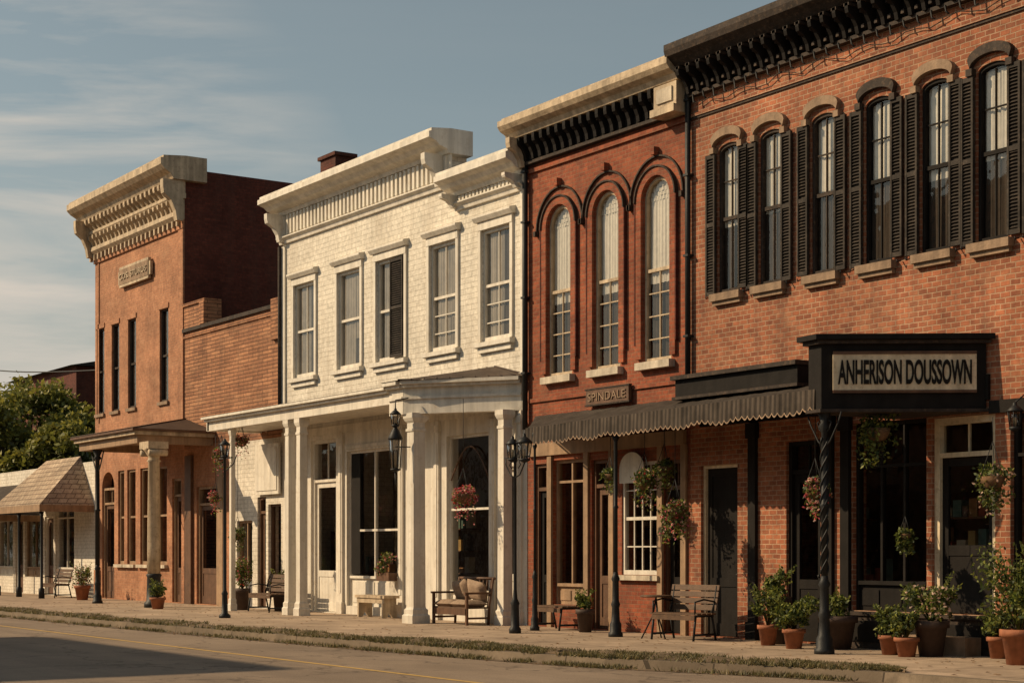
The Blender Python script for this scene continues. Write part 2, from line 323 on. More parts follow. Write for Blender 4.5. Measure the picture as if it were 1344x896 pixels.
def shell(mb,x0,x1,ztop,mat,back=12,sidel=None):
    a,b=x0+.006,x1-.006
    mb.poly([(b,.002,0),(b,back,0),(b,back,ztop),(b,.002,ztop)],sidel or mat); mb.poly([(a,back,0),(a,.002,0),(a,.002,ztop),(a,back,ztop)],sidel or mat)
    mb.poly([(b,back,0),(a,back,0),(a,back,ztop),(b,back,ztop)],mat)
    mb.poly([(a,.3,ztop-.35),(b,.3,ztop-.35),(b,back,ztop-.35),(a,back,ztop-.35)],TAR)
    mb.poly([(a,.3,ztop-.35),(b,.3,ztop-.35),(b,.3,ztop),(a,.3,ztop)],mat)
    mb.poly([(a,.002,ztop),(b,.002,ztop),(b,.3,ztop),(a,.3,ztop)],mat)
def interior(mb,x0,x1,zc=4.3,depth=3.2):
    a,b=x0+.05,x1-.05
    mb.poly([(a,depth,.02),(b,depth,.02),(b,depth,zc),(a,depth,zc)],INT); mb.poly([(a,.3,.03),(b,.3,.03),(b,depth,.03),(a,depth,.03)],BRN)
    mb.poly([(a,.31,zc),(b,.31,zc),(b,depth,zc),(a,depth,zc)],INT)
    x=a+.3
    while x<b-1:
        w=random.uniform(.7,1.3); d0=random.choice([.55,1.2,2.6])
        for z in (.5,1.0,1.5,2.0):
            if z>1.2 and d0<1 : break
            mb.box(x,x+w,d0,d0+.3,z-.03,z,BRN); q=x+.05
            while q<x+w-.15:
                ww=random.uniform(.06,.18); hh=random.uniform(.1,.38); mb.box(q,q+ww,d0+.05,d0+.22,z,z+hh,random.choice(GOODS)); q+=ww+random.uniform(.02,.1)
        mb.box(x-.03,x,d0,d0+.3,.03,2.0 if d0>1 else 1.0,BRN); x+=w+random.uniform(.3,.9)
# ---------- building extents ----------
x1L=X(906); x1R=-10.5; x2L=X(692); xWL=X(371); x5R=X(242); x5L=X(125)
# ================= right orange brick building =================
B1=empty('brick_storefront_building',((x1L+x1R)/2,0,0)); b=MB(); ww=MB(); tr=MB(); sf=MB()
cent=[X(p) for p in (957,1012,1081,1153,1228,1303)]; cent+= [cent[-1]+1.1*k for k in (1,2,3,4)]
ops=[(c-.28,c+.28,5.86,8.40,.12) for c in cent if c<x1R-.5]
g=[(X(920),X(968),.02,2.95),(X(1032),X(1077),.02,3.25),(X(1119),X(1216),.56,3.45),(X(1223),X(1306),.56,3.42),(X(1326),X(1326)+1.5,.6,3.4),(X(1326)+2,X(1326)+3.4,.02,3.2)]
wall(b,x1L,x1R,0,10.2,ops+g,BR1)
shell(b,x1L,x1R,10.19,BR1)
for i,o in enumerate(ops):
    a,c=o[0],o[1]
    cf=.47+random.uniform(-.06,.06)
    sash(ww,a,c,5.86,8.40,BLK if i>2 else DRK,rise=.12,cols=2,rows=2,t=.05,cur=[(CUR,cf,.965,.06,.94),(BLD,.03,cf,.06,.94)])
    m=DRK if i in (3,5) else STN
    ar=arc(a-.07,c+.07,8.52,.15); ar2=arc(a-.11,c+.11,8.66,.18)
    for k in range(len(ar)-1): tr.pxz(-.09,.0,[ar[k],ar[k+1],ar2[k+1],ar2[k]],m)
    tr.box(a-.13,a-.02,-.10,0,8.26,8.36,m); tr.box(c+.02,c+.13,-.10,0,8.26,8.36,m)
    tr.box(a-.1,c+.1,-.13,.03,5.73,5.855,STN); tr.box(a-.07,c+.07,-.08,0,5.66,5.73,STN)
    sw=.235
    for s0 in (a-.02-sw,c+.02):
        zj=random.uniform(-.03,.03); shutter(tr,s0+random.uniform(-.008,.008),s0+sw,5.87+zj,8.27+zj*.5,SHT)
    for xx in (a-.2,c+.2): tr.tube([(xx,-.02,5.83),(xx,-.11,5.80),(xx,-.11,5.84)],.01,IRON,5)
tr.pyz(x1L-.06,x1R+.1,[(.0,9.84),(-.32,9.86),(-.42,9.95),(-.52,10.02),(-.55,10.12),(-.55,10.22),(-.1,10.29),(.0,10.29)],DRK)
tr.box(x1L,x1R,-.06,0,9.42,9.84,BLK); tr.box(x1L-.02,x1R,-.12,-.0,9.36,9.42,DRK)
tr.box(x1L,x1R,-.05,-.0,9.02,9.07,BR1); tr.box(x1L,x1R,-.03,-.0,8.98,9.02,DRK)
x=x1L+.12
while x<x1R:
    bracket(tr,x,.07,.34,9.40,9.84,BLK,-.06); tr.box(x+.08,x+.14,-.2,-.06,9.70,9.84,DRK); tr.box(x+.08,x+.14,-.16,-.06,9.47,9.53,DRK)
    tr.box(x-.055,x+.055,-.40,-.06,9.79,9.835,DRK)
    tr.tube([(x+.1,-.13,9.38),(x+.12,-.13,9.30-random.random()*.08),(x+.17,-.12,9.24)],.014,IRON,4); x+=.27
pts=[(x1L+.3+i*.25,-.05,9.2+.05*math.sin(i*1.7)+random.uniform(-.03,.03)) for i in range(44)]; tr.tube(pts,.008,DRK,4)
tr.tube([(x1L+.03,-.08,9.9),(x1L+.03,-.08,4.5)],.05,IRON,8)
for z in (5.2,6.6,8,9.3): tr.box(x1L-.035,x1L+.095,-.14,-.0,z,z+.04,IRON)
door(sf,g[0][0],g[0][1],.02,2.95,SGNC,BLK,transom=0,glass=False,t=.05)
door(sf,g[1][0],g[1][1],.02,3.25,BLK,BLK,transom=.5)
shopwin(sf,g[2][0],g[2][1],.56,3.45,BLK,panel=.4,transom=.7,cols=3)
door(sf,g[3][0],g[3][1],.56,3.42,SGNC,BLK,transom=.55,t=.1)
shopwin(sf,g[4][0],g[4][1],.6,3.4,BLK,panel=.4,transom=.6,cols=2); door(sf,g[5][0],g[5][1],.02,3.2,BLK,BRN)
for px in (990,1090,1112): 
    xx=X(px); sf.box(xx-.09,xx+.09,-.07,-.001,.0,3.6,BLK); sf.box(xx-.12,xx+.12,-.10,-.001,0,.3,BLK); sf.box(xx-.12,xx+.12,-.10,-.001,3.35,3.6,BLK)
sf.box(X(1117),x1R,-.25,-.002,0,.5,DRK); sf.box(X(1116),x1R,-.29,-.002,.5,.55,DRK)
sf.box(X(1223),X(1306),-.62,-.29,0,.26,STN)
for k in range(6):
    a=X(1117)+.1+k*1.0; sf.box(a,a+.85,-.265,-.25,.1,.42,BLK)
sf.box(x1L+.3,X(1300),-.05,-.001,3.62,3.98,BLK); sf.box(X(1300)+.01,x1R,-.05,-.001,3.42,3.6,BLK)
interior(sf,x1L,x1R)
b.obj('walls',B1); ww.obj('windows',B1); tr.obj('cornice_and_trim',B1); sf.obj('storefront',B1)
# ---- awning over both brick shops ----
cp=MB(); pA=1.1; pC=1.9
fA=(X(690,pA),-pA); fC=(X(1070,pC),-pC); wA=(X(703),-.01); wC=(X(1075),-.01)
ztop,zed=4.15,3.78
n=60
def L(a,c,t): return (a[0]+(c[0]-a[0])*t,a[1]+(c[1]-a[1])*t)
vs=[];fs=[]
for i in range(n+1):
    t=i/n; f=L(fA,fC,t); w_=L(wA,wC,t); w_=(w_[0],-.01)
    for j in range(5):
        q=L(w_,f,j/4); vs.append((q[0],q[1],ztop+(zed-ztop)*(j/4)-.05*math.sin(j/4*math.pi)+.006*math.sin(i*2.1)))
for i in range(n):
    for j in range(4): fs.append((i*5+j,i*5+j+1,(i+1)*5+j+1,(i+1)*5+j))
cp.faces(vs,fs,AWN,True)
m_=150; vs=[];vt=[]
for i in range(m_*4+1):
    t=i/(m_*4); f=L(fA,fC,t); sw=.055*abs(math.sin(t*m_*math.pi/2.6)); yy=f[1]-.01-.008*math.sin(t*170); sg_=.03*math.sin(t*9*math.pi)**2
    vs+= [(f[0],yy,zed+.01),(f[0],yy-.01,zed-.26+.015*math.sin(t*40)-sw-sg_)]
    vt+= [(f[0],yy-.014,zed-.24+.015*math.sin(t*40)-sw-sg_),(f[0],yy-.016,zed-.263+.015*math.sin(t*40)-sw-sg_)]
fq=[(2*i,2*i+2,2*i+3,2*i+1) for i in range(m_*4)]
cp.faces(vs,fq,AWN); cp.faces(vt,fq,STN)
cp.seg(fA,fC,.08,zed-.13,zed-.02,BLK,-.04)
for k in range(9):
    f=L(fA,fC,k/8); w_=L(wA,wC,k/8); cp.tube([(f[0],f[1]+.05,zed-.07),(w_[0],-.02,ztop-.12)],.022,BLK,6)
cp.box(x1L+.1,X(1072),-.42,-.002,4.13,4.42,BLK); cp.box(x1L+.05,X(1074),-.50,-.002,4.42,4.49,DRK); cp.box(x1L+.05,X(1074),-.46,-.002,4.08,4.13,DRK)
def ornate_post(mb,x,y,zt,mat,r=.05,base=True,bs=1.0):
    if base: mb.lathe(x,y,[(q*bs,z) for q,z in ((.15,0),(.15,.06),(.12,.09),(.12,.22),(.09,.27),(.075,.5),(.095,.56),(.07,.62),(.065,.95),(.09,1.0),(.06,1.06))]+[(r*.85,1.12)],mat,12)
    mb.lathe(x,y,[(r*.85,1.1 if base else 0),(r*.8,zt*.6),(r*1.2,zt*.6+.03),(r*.8,zt*.6+.06),(r*.75,zt-.3),(r*1.5,zt-.24),(r*.9,zt-.18),(r*1.8,zt-.02),(r*1.8,zt)],mat,12)
ornate_post(cp,X(1082,1.75),-1.75,3.5,IRON,.06); ornate_post(cp,X(808,1.25),-1.25,3.68,IRON,.045,bs=.85)
xx=X(1082,1.75)
for s_ in (0,1,2): cp.tube([(xx+.055*math.cos(k*.5+s_*2.09),-1.75+.055*math.sin(k*.5+s_*2.09),1.15+k*.05) for k in range(40)],.014,IRON,4)
ornate_post(cp,X(699,1.15),-1.1,3.68,IRON,.03,bs=.6)
for s_ in (-1,1):
    cp.tube([(xx,-1.75,2.95),(xx+s_*.12,-1.75,3.05),(xx+s_*.28,-1.75,3.3),(xx+s_*.34,-1.75,3.45)],.014,IRON,5)
    cp.tube([(xx,-1.75,3.15),(xx+s_*.1,-1.75,3.22),(xx+s_*.14,-1.75,3.32),(xx+s_*.06,-1.75,3.36)],.01,IRON,5)
cp.obj('awning',B1)
# sign box, chamfered corner
sg=MB(); C=(X(1078,1.92),-1.92); Wd=(X(1296),-.03); Bk=(C[0]-.3,-.03); C2=(C[0]-.3,-1.88)
sg.pxy(3.50,4.42,[C2,C,Wd,Bk],BLK)
def off(pt,dx,dy): return (pt[0]+dx,pt[1]+dy)
sg.pxy(4.42,4.47,[off(C2,-.06,-.06),off(C,.03,-.08),off(Wd,.1,0),off(Bk,-.06,0)],DRK); sg.pxy(4.475,4.55,[off(C2,-.12,-.12),off(C,.05,-.15),off(Wd,.17,0),off(Bk,-.12,0)],BLK)
sg.pxy(3.45,3.495,[off(C2,-.03,-.03),off(C,.02,-.04),off(Wd,.05,0),off(Bk,-.03,0)],DRK)
u=Vector((Wd[0]-C[0],Wd[1]-C[1],0)); Ln=u.length; u.normalize(); nn=Vector((u.y,-u.x,0))
p0=Vector((C[0],C[1],0))+u*.16; p1=Vector((C[0],C[1],0))+u*(Ln-.14)
sg.seg((p0.x,p0.y),(p1.x,p1.y),.03,3.76,4.27,SGNC,.035)
for za,zb in ((3.72,3.76),(4.27,4.31)): sg.seg((p0.x,p0.y),(p1.x,p1.y),.03,za,zb,BRN,.05)
textmesh(sg,"ANHERISON DOUSSOWN",Vector((p0.x,p0.y,3.84))+u*.07+nn*.045,u,Ln-.44,.35,BLK,.02,.022)
sg.obj('shop_sign',None,(C[0]+.8,-1,3.9))
# ================= red brick building with arched windows =================
B2=empty('arched_window_brick_building',((x1L+x2L)/2,0,0)); b=MB(); ww=MB(); tr=MB(); sf=MB()
aw=[(X(720),X(751)),(X(781),X(814)),(X(845),X(881))]
ops=[(a,c,4.88,8.18,(c-a)/2) for a,c in aw]
g=[(X(701),X(720),.02,3.2),(X(726),X(767),.45,3.25),(X(776),X(800),.02,3.2),(X(816),X(864),1.05,3.1),(X(870),X(896),.02,3.1)]
wall(b,x2L,x1L,0,9.9,ops+g,BR2); shell(b,x2L,x1L,9.89,BR2)
for a,c in aw:
    hw=(c-a)/2; r_=hw; zsp=(8.18-hw-4.88)/3.3
    sash(ww,a,c,4.88,8.18,CR,rise=hw,cols=1,rows=1,lowrows=4,t=.05,cur=[(CUR,.43,zsp,.04,.96),(BLD,.02,.43,.1,.9)])
    for k in range(5):   # curtain head steps following the arch
        f0=zsp+(hw/3.3)*k/5; f1=zsp+(hw/3.3)*(k+1)/5; half=.46*math.sqrt(max(.02,1-((k+1)/5.2)**2)); curtain(ww,a+(c-a)*(.5-half),a+(c-a)*(.5+half),4.88+3.3*f0,4.88+3.3*f1,.12,CUR)
    r=hw; cx=(a+c)/2; zc=8.18-r
    ww.box(cx-.011,cx+.011,.06,.09,4.95,6.50,CR)
    for (r0,r1,yy,m) in ((r+.02,r+.17,-.06,BR2),(r+.17,r+.20,-.09,DRK),(r+.35,r+.38,-.05,DRK)):
        k=18
        for i in range(k):
            t0=math.pi*i/k;t1=math.pi*(i+1)/k; f=lambda rr,t:(cx-rr*math.cos(t),zc+rr*math.sin(t))
            tr.pxz(yy,.0,[f(r0,t0),f(r1,t0),f(r1,t1),f(r0,t1)],m)
    for s_ in (-1,1):
        q=cx+s_*(r+.095); tr.box(q-.075,q+.075,-.06,0,4.95,zc-.003,BR2)
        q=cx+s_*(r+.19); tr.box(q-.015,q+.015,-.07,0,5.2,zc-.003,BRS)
        q=cx+s_*(r+.36); tr.box(q-.035,q+.035,-.1,0,zc-.10,zc-.003,DRK)
    tr.box(cx-.05,cx+.05,-.12,0,zc+r+.38,zc+r+.52,BR2)
    tr.box(a-.1,c+.1,-.14,.03,4.74,4.875,SIL)
tr.box(x2L,x1L,-.05,0,8.98,9.06,BR2); tr.box(x2L+.1,x1L-.1,-.04,0,4.42,4.5,BR2)
xl=x2L-.3; xe=X(858,.3)
tr.pyz(xl,x1L-.02,[(.0,9.66),(-.28,9.68),(-.34,9.78),(-.46,9.84),(-.52,9.92),(-.52,10.03),(-.42,10.05),(-.42,10.10),(-.05,10.14),(.3,10.14),(.3,9.66)],CR)
tr.box(x2L,xe,-.07,0,9.2,9.66,BLK); tr.box(x2L,xe,-.13,-.001,9.14,9.2,DRK)
x=x2L+.12
while x<xe-.05:
    bracket(tr,x,.09,.24,9.22,9.66,BLK,-.07); tr.box(x+.1,x+.16,-.19,-.07,9.5,9.64,DRK); x+=.26
tr.box(xe,x1L-.02,-.3,0,9.25,9.655,CR); tr.box(xe+.1,x1L-.12,-.33,-.3,9.33,9.58,SIL); tr.box(xe-.04,x1L-.02,-.36,0,9.12,9.25,CR)
bracket(tr,x2L+.02,.14,.42,9.1,9.66,CR,-.07)
tr.tube([(x2L+.05,-.09,9.3),(x2L+.05,-.09,3.9)],.055,IRON,8)
for z in (5,6.5,8,9): tr.box(x2L-.02,x2L+.12,-.15,0,z,z+.04,IRON)
for px in (723,771,804,868,899):
    xx=X(px); sf.box(xx-.07,xx+.07,-.05,-.001,0,3.35,TAN)
sf.box(x2L+.1,x1L-.1,-.08,-.001,3.35,3.6,TAN)
door(sf,*g[0],BRN,BLK); shopwin(sf,*g[1],TAN,panel=.35,transom=.45,cols=2); door(sf,*g[2],BRN,BRN)
sash(sf,*g[3],WH,cols=4,rows=2,lowrows=2,t=.06); door(sf,*g[4],BRN,BLK)
sf.box(g[3][0]-.08,g[3][1]+.08,-.1,-.001,.95,1.04,SIL)
cx=(g[3][0]+g[3][1])/2-.12; o_=arc(cx-.36,cx+.36,3.28,.30,16); sf.pxz(-.10,-.082,[(cx-.36,2.72)]+o_+[(cx+.36,2.72)],WH)
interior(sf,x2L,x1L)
b.obj('walls',B2); ww.obj('windows',B2); tr.obj('cornice_and_trim',B2); sf.obj('storefront',B2)
sg=MB(); a,c=X(770,.1),X(826,.1); sg.box(a,c,-.12,-.05,4.23,4.50,BRN); sg.box(a-.03,c+.03,-.13,-.06,4.50,4.53,DRK); sg.box(a-.03,c+.03,-.13,-.06,4.20,4.23,DRK)
textmesh(sg,"SPINDALE",(a+.08,-.13,4.29),(1,0,0),c-a-.16,.15,STN,.02,.0); sg.box(a+.1,a+.14,-.06,0,4.3,4.4,IRON); sg.box(c-.14,c-.1,-.06,0,4.3,4.4,IRON)
sg.obj('shop_sign',None,((a+c)/2,-.09,4.2))
# ================= white painted brick building =================
BW=empty('white_brick_building',((x2L+xWL)/2,0,0)); b=MB(); ww=MB(); tr=MB(); sf=MB()
xs=-30.75
wn=[(X(387),X(414)),(X(444),X(474)),(X(495),X(532)),(X(565),X(600)),(X(633),X(671))]
ops=[(a,c,5.82,8.12) for a,c in wn]
wall(b,xWL,x2L,4.7,9.2,ops,BRW); wall(b,xWL,xs,9.2,10.2,[],BRW)
g=[(X(408),X(441),.02,4.2),(X(455),X(522),.2,3.85),(X(586),X(642),.3,3.95),(X(653),X(678),.02,3.2)]
wall(b,xWL,x2L,0,4.7,g,WH); shell(b,xWL,x2L,9.18,BRW,sidel=BRW)
b.box(xWL+.01,xs-.003,.003,.5,9.21,10.19,BRW)
for i,(a,c) in enumerate(wn):
    sash(ww,a,c,5.82,8.12,WH,cols=2 if i!=1 else 1,rows=1,lowrows=1+(i>2)*2,t=.06,cur=[(CURG,.03,.98,.05,.60 if i!=3 else .9),(BLD if i%2==0 else CURG,.30,.98,.62,.96),(BLD,.02,.3,.6,.96)])
    tr.box(a-.1,a-.003,-.05,.0,5.82,8.13,WH); tr.box(c+.003,c+.1,-.05,0,5.82,8.13,WH); tr.box(a-.1,c+.1,-.06,0,8.13,8.30,WH)
    tr.pyz(a-.17,c+.17,[(0,8.30),(-.10,8.30),(-.16,8.38),(-.16,8.42),(0,8.46)],WH); tr.pyz(a-.15,c+.15,[(.03,5.81),(-.14,5.79),(-.14,5.70),(0,5.68)],WH)
    tr.box(a-.08,c+.08,-.07,0,5.58,5.68,WH)
shutter(tr,(wn[2][0]+wn[2][1])/2+.06,wn[2][1]-.02,5.86,8.08,SHT)
def wcorn(x0,x1,zt,pr,zf,fl):
    z=zt
    tr.pyz(x0,x1,[(0,z-.5),(-.10,z-.5),(-.14,z-.42),(-pr*.55,z-.36),(-pr*.7,z-.28),(-pr,z-.22),(-pr,z-.10),(-pr*.9,z-.08),(-pr*.9,z-.02),(-.05,z+.03),(.5,z+.03),(.5,z-.5)],WH)
    tr.box(x0+pr*.3,x1-.04,-.05,0,zf,z-.5,WH); tr.pyz(x0+.15,x1-.02,[(0,zf-.16),(-.06,zf-.16),(-.08,zf-.08),(-.16,zf-.03),(-.16,zf+.0),(0,zf+.02)],WH)
    x=x0+pr*.4
    while x<x1-.1:
        if fl: tr.box(x,x+.09,-.10,-.05,zf+.05,z-.52,WH); x+=.19
        else: tr.box(x,x+.07,-.09,-.05,z-.62,z-.52,WH); x+=.14
wcorn(xWL-.22,xs+.25,10.47,.6,9.42,True); wcorn(xs+.26,x2L-.03,9.50,.5,8.86,False)
for x in (xWL+.15,xs-.1): bracket(tr,x,.16,.5,9.3,9.98,WH,-.05)
bracket(tr,xs+.45,.12,.4,8.75,9.02,WH,-.05); bracket(tr,x2L-.2,.12,.4,8.75,9.02,WH,-.05)
tr.box(xWL,xWL+.22,-.05,0,4.95,9.2,WH); tr.box(x2L-.2,x2L-.01,-.04,0,4.95,8.7,WH)
tr.tube([(xWL+.02,-.10,9.2),(xWL+.02,-.10,4.95)],.045,DRK,8)
tr.box(xWL+.25,x2L-.22,-.035,0,4.98,5.06,WH)
rf=MB(); rx=X(445,-3.3); zc_=Z(445,204,-3.3)
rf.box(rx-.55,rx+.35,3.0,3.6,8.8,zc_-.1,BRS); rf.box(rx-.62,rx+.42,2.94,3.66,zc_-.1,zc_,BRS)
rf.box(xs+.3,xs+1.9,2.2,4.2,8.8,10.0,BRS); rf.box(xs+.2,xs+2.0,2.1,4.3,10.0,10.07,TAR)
rf.obj('roof_structures',BW)
door(sf,*g[0],WH,WH,transom=1.0,t=.08); shopwin(sf,*g[1],WH,panel=.65,transom=.0,cols=2)
sf.box(g[1][0]+.08,g[1][0]+.50,.09,.2,.95,3.78,BLK); sf.box(g[1][0]+.5,g[1][1]-.06,.085,.17,1.95,2.0,WH)
shopwin(sf,*g[2],WH,panel=.3,transom=1.6,cols=1); sf.tube([(g[2][0]+.1+(g[2][1]-g[2][0]-.2)*i/12,.06,3.0+.7*math.sin(math.pi*i/12)) for i in range(13)],.018,BRN,6)
door(sf,*g[3],WH,WH,transom=0,t=.06)
for px in (400,449,528,575,648,683):
    xx=X(px); sf.box(xx-.1,xx+.1,-.06,-.001,.0,4.3,WH); sf.box(xx-.13,xx+.13,-.09,-.001,0,.28,WH); sf.box(xx-.13,xx+.13,-.09,-.001,4.05,4.2,WH); sf.box(xx-.05,xx+.05,-.075,-.06,.5,3.8,WH)
sf.box(xWL,x2L,-.03,-.001,4.3,4.5,WH); sf.box(g[1][0]-.02,g[1][1]+.02,-.04,-.001,3.9,3.98,WH)
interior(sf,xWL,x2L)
P=1.5; pa=(X(272,P),-P); pb=(X(530,P),-P); pw=(X(686),-.02); dv=X(512,P)
po=MB()
po.seg(pa,(dv,-P),.22,4.55,4.78,WH,0); po.seg(pa,(dv,-P),.3,4.78,4.84,WH,.09); po.seg((pa[0]-.05,pa[1]),(dv,-P),.36,4.84,4.90,WH,.16)
for (a,c,e) in (((dv,-P),pb,0),(pb,pw,.003)):
    po.seg(a,c,.26,4.30+e,4.60+e,WH,.02); po.seg(a,c,.28,4.60+e,4.66+e,WH,.06); po.seg(a,c,.24,4.66+e,4.84+e,WH,.02); po.seg(a,c,.34,4.84+e,4.90+e,WH,.12); po.seg(a,c,.4,4.90+e,4.97+e,WH,.2)
po.seg((pa[0]+.1,-P),(pa[0]+.1,-.02),.15,4.56,4.77,WH,.0)
po.poly([(pa[0],-P+.1,4.6),(pb[0],-P+.1,4.6),(pw[0]-.2,-.03,4.6),(pa[0],-.03,4.6)],WH)
po.poly([(pa[0]-.1,-P-.17,4.905),(dv,-P-.17,4.905),(dv,-.02,5.10),(pa[0]-.1,-.02,5.10)],ROOF)
apx=X(552); rr=[(dv-.05,-P-.22,4.98),(pb[0]+.15,-P-.22,4.98),(pw[0]+.25,-.02,4.98),(X(650),-.02,5.27),(apx,-.02,5.27)]
po.poly([rr[0],rr[1],rr[4]],ROOF); po.poly([rr[1],rr[2],rr[3],rr[4]],ROOF); po.poly([rr[0],rr[4],(dv-.05,-.02,4.98)],ROOF)
for k in range(11):
    t=k/10; a=Vector(rr[1]).lerp(Vector(rr[2]),t); c=Vector(rr[4]).lerp(Vector(rr[3]),t); po.tube([a+Vector((0,0,.01)),c+Vector((0,0,.01))],.014,ROOF,5)
def column(mb,x,y,zt,mat,w=.14,z0=0):
    mb.lathe(x,y,[(w*1.45,z0),(w*1.45,z0+.16),(w*1.25,z0+.19),(w*1.25,z0+.28),(w*1.05,z0+.31),(w,z0+.34),(w*.92,zt-.38),(w*1.08,zt-.37),(w*1.08,zt-.32),(w*.92,zt-.31),(w*.92,zt-.2),(w*1.15,zt-.16),(w*1.35,zt-.1),(w*1.35,zt)],mat,sq=True)
column(po,X(379,1.4),-1.36,4.56,WH,.1); column(po,X(394,1.4),-1.36,4.55,WH,.1)
column(po,pb[0]+.12,-P+.22,4.32,WH,.145); column(po,pw[0]-.22,-.28,4.31,WH,.11); column(po,X(303,1.4),-1.36,4.56,WH,.06)
po.obj('porch',BW)
b.obj('walls',BW); ww.obj('windows',BW); tr.obj('cornice_and_trim',BW); sf.obj('storefront',BW)
# ================= low brown brick building =================
BL=empty('low_brick_shop_building',((x5R+xWL)/2,0,0)); b=MB(); tr=MB(); sf=MB()
xm=X(302)
wall(b,x5R,xWL,4.4,7.72,[],BRL); shell(b,x5R,xWL,7.71,BRL)
g1=[(X(258),X(284),.02,3.3)]; g2=[(X(311),X(331),.7,2.3),(X(338),X(349),.02,2.9),(X(352),X(369),.3,2.7)]
wall(b,x5R,xm,0,4.4,g1,BR5); wall(b,xm,xWL,0,4.4,g2,BRW)
tr.box(x5R-.02,xWL-.02,-.07,.35,7.72,7.82,DRK); tr.box(x5R,xWL,-.04,0,7.55,7.62,BRL)
tr.box(x5R+.02,x5R+1.5,-.02,.4,7.825,8.45,BRL); tr.box(x5R-.0,x5R+1.56,-.07,.45,8.45,8.53,BRL); tr.box(x5R+1.25,x5R+1.56,-.09,.45,7.83,8.45,BRL)
tr.box(xWL-.5,xWL-.03,-.10,.35,6.9,7.95,BRL)
door(sf,*g1[0],TAN,BRN); shopwin(sf,*g2[0],TAN,panel=0,transom=0,cols=2); door(sf,*g2[1],BRN,BRN,transom=.4); shopwin(sf,*g2[2],BRN,panel=.4,transom=0,cols=1)
sf.box(X(340),X(371),-.12,-.06,2.95,4.25,WH); sf.box(X(342),X(369),-.14,-.12,3.05,4.15,WH)
sf.box(X(246),X(254),-.09,-.001,0,4.2,BRN); sf.box(X(288),X(296),-.09,-.001,0,4.2,TAN)
interior(sf,x5R,xWL)
b.obj('walls',BL); tr.obj('parapet_trim',BL); sf.obj('storefront',BL)
# ================= tall salmon brick building =================
B5=empty('tall_brick_building',((x5R+x5L)/2,0,0)); b=MB(); ww=MB(); tr=MB(); sf=MB()
w5=[(X(127),X(137)),(X(146.5),X(156.5)),(X(168),X(178.5)),(X(209.5),X(221))]
ops=[(a,c,5.88,8.6) for a,c in w5]
g=[(X(134),X(150),.02,4.0,.5),(X(155),X(163),1.1,4.0),(X(167),X(178),1.1,4.0),(X(184),X(196),1.1,4.0),(X(206),X(219),1.1,4.0),(X(226),X(238),.02,3.6)]
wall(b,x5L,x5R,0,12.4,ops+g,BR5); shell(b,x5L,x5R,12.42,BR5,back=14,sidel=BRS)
for i,(a,c) in enumerate(w5):
    sash(ww,a,c,5.88,8.6,DRK,cols=1,rows=1,t=.05,y=.06,cur=[(BLD,.03,.97,.05,.95)])
    tr.box(a-.06,c+.06,-.07,0,5.78,5.875,STN); tr.box(a-.05,c+.05,-.03,0,8.605,8.75,BR5)
door(sf,g[0][0],g[0][1],.02,3.5,TAN,BRN)
for o in g[1:5]: sash(sf,o[0],o[1],1.1,4.0,TAN,cols=1,rows=1,t=.07,y=.06); sf.box(o[0]-.1,o[1]+.1,-.12,-.001,1.0,1.095,SIL)
door(sf,*g[5][:4],TAN,BRN)
sf.box(x5L,X(132),-.05,-.001,0,.9,BR5); interior(sf,x5L,x5R)
x0,x1=x5L-.42,x5R+.22
tr.pyz(x0,x1,[(0,12.05),(-.42,12.05),(-.5,12.2),(-.68,12.3),(-.8,12.42),(-.8,12.60),(-.72,12.62),(-.72,12.68),(-.05,12.74),(.6,12.74),(.6,12.05)],CR)
tr.pyz(x0+.2,x1-.1,[(0,11.55),(-.2,11.55),(-.26,11.62),(-.26,11.7),(0,11.7)],CR); tr.box(x0+.4,x1-.15,-.1,0,11.7,12.05,CR); tr.box(x0+.42,x1-.2,-.12,0,11.2,11.55,CR)
tr.pyz(x0+.36,x1-.2,[(0,10.98),(-.12,10.98),(-.22,11.08),(-.22,11.2),(0,11.2)],CR); tr.box(x0+.42,x1-.22,-.06,0,10.72,10.98,BR5)
x=x0+.35
while x<x1-.15:
    bracket(tr,x,.14,.34,11.62,12.05,CR,-.1); bracket(tr,x,.1,.2,11.2,11.55,CR,-.12); tr.box(x-.05,x+.05,-.15,-.06,10.80,10.98,CR)
    tr.box(x+.14,x+.22,-.2,-.1,11.9,12.05,CR); x+=.34
bracket(tr,x5R+.03,.22,.6,10.9,12.04,CR,-.1); bracket(tr,x5L+.05,.2,.6,10.9,12.04,CR,-.1)
tr.box(x5L+.3,x5L+.4,-.03,0,5.6,10.7,BR5); tr.box(x5R-.35,x5R-.0,-.05,0,4.9,10.7,BR5)
P5=2.2; ax=X(104,P5); bx=X(180,P5)
po=MB()
po.box(ax,bx,-P5,-P5+.2,4.40,4.62,TAN); po.box(bx-.2,bx,-P5+.203,-.01,4.402,4.618,TAN); po.box(ax,ax+.2,-P5+.203,-.01,4.402,4.618,TAN)
po.box(ax-.12,bx+.12,-P5-.12,-.012,4.622,4.72,CR); po.box(ax-.2,bx+.2,-P5-.2,-.014,4.722,4.78,BRN)
cz=5.2; e=[(ax-.2,-P5-.2,4.785),(bx+.2,-P5-.2,4.785),(bx+.2,-.01,4.785),(ax-.2,-.01,4.785)]; r0=(ax+1.2,-.3,cz); r1=(bx-1.2,-.3,cz)
po.poly([e[0],e[1],r1,r0],ROOF); po.poly([e[1],e[2],r1],ROOF); po.poly([e[3],e[0],r0],ROOF); po.poly([e[2],e[3],r0,r1],ROOF)
for k in range(9):
    t=k/8; a=Vector(e[0]).lerp(Vector(e[1]),t); c=Vector(r0).lerp(Vector(r1),t); po.tube([a+Vector((0,0,.012)),c+Vector((0,0,.012))],.014,ROOF,5)
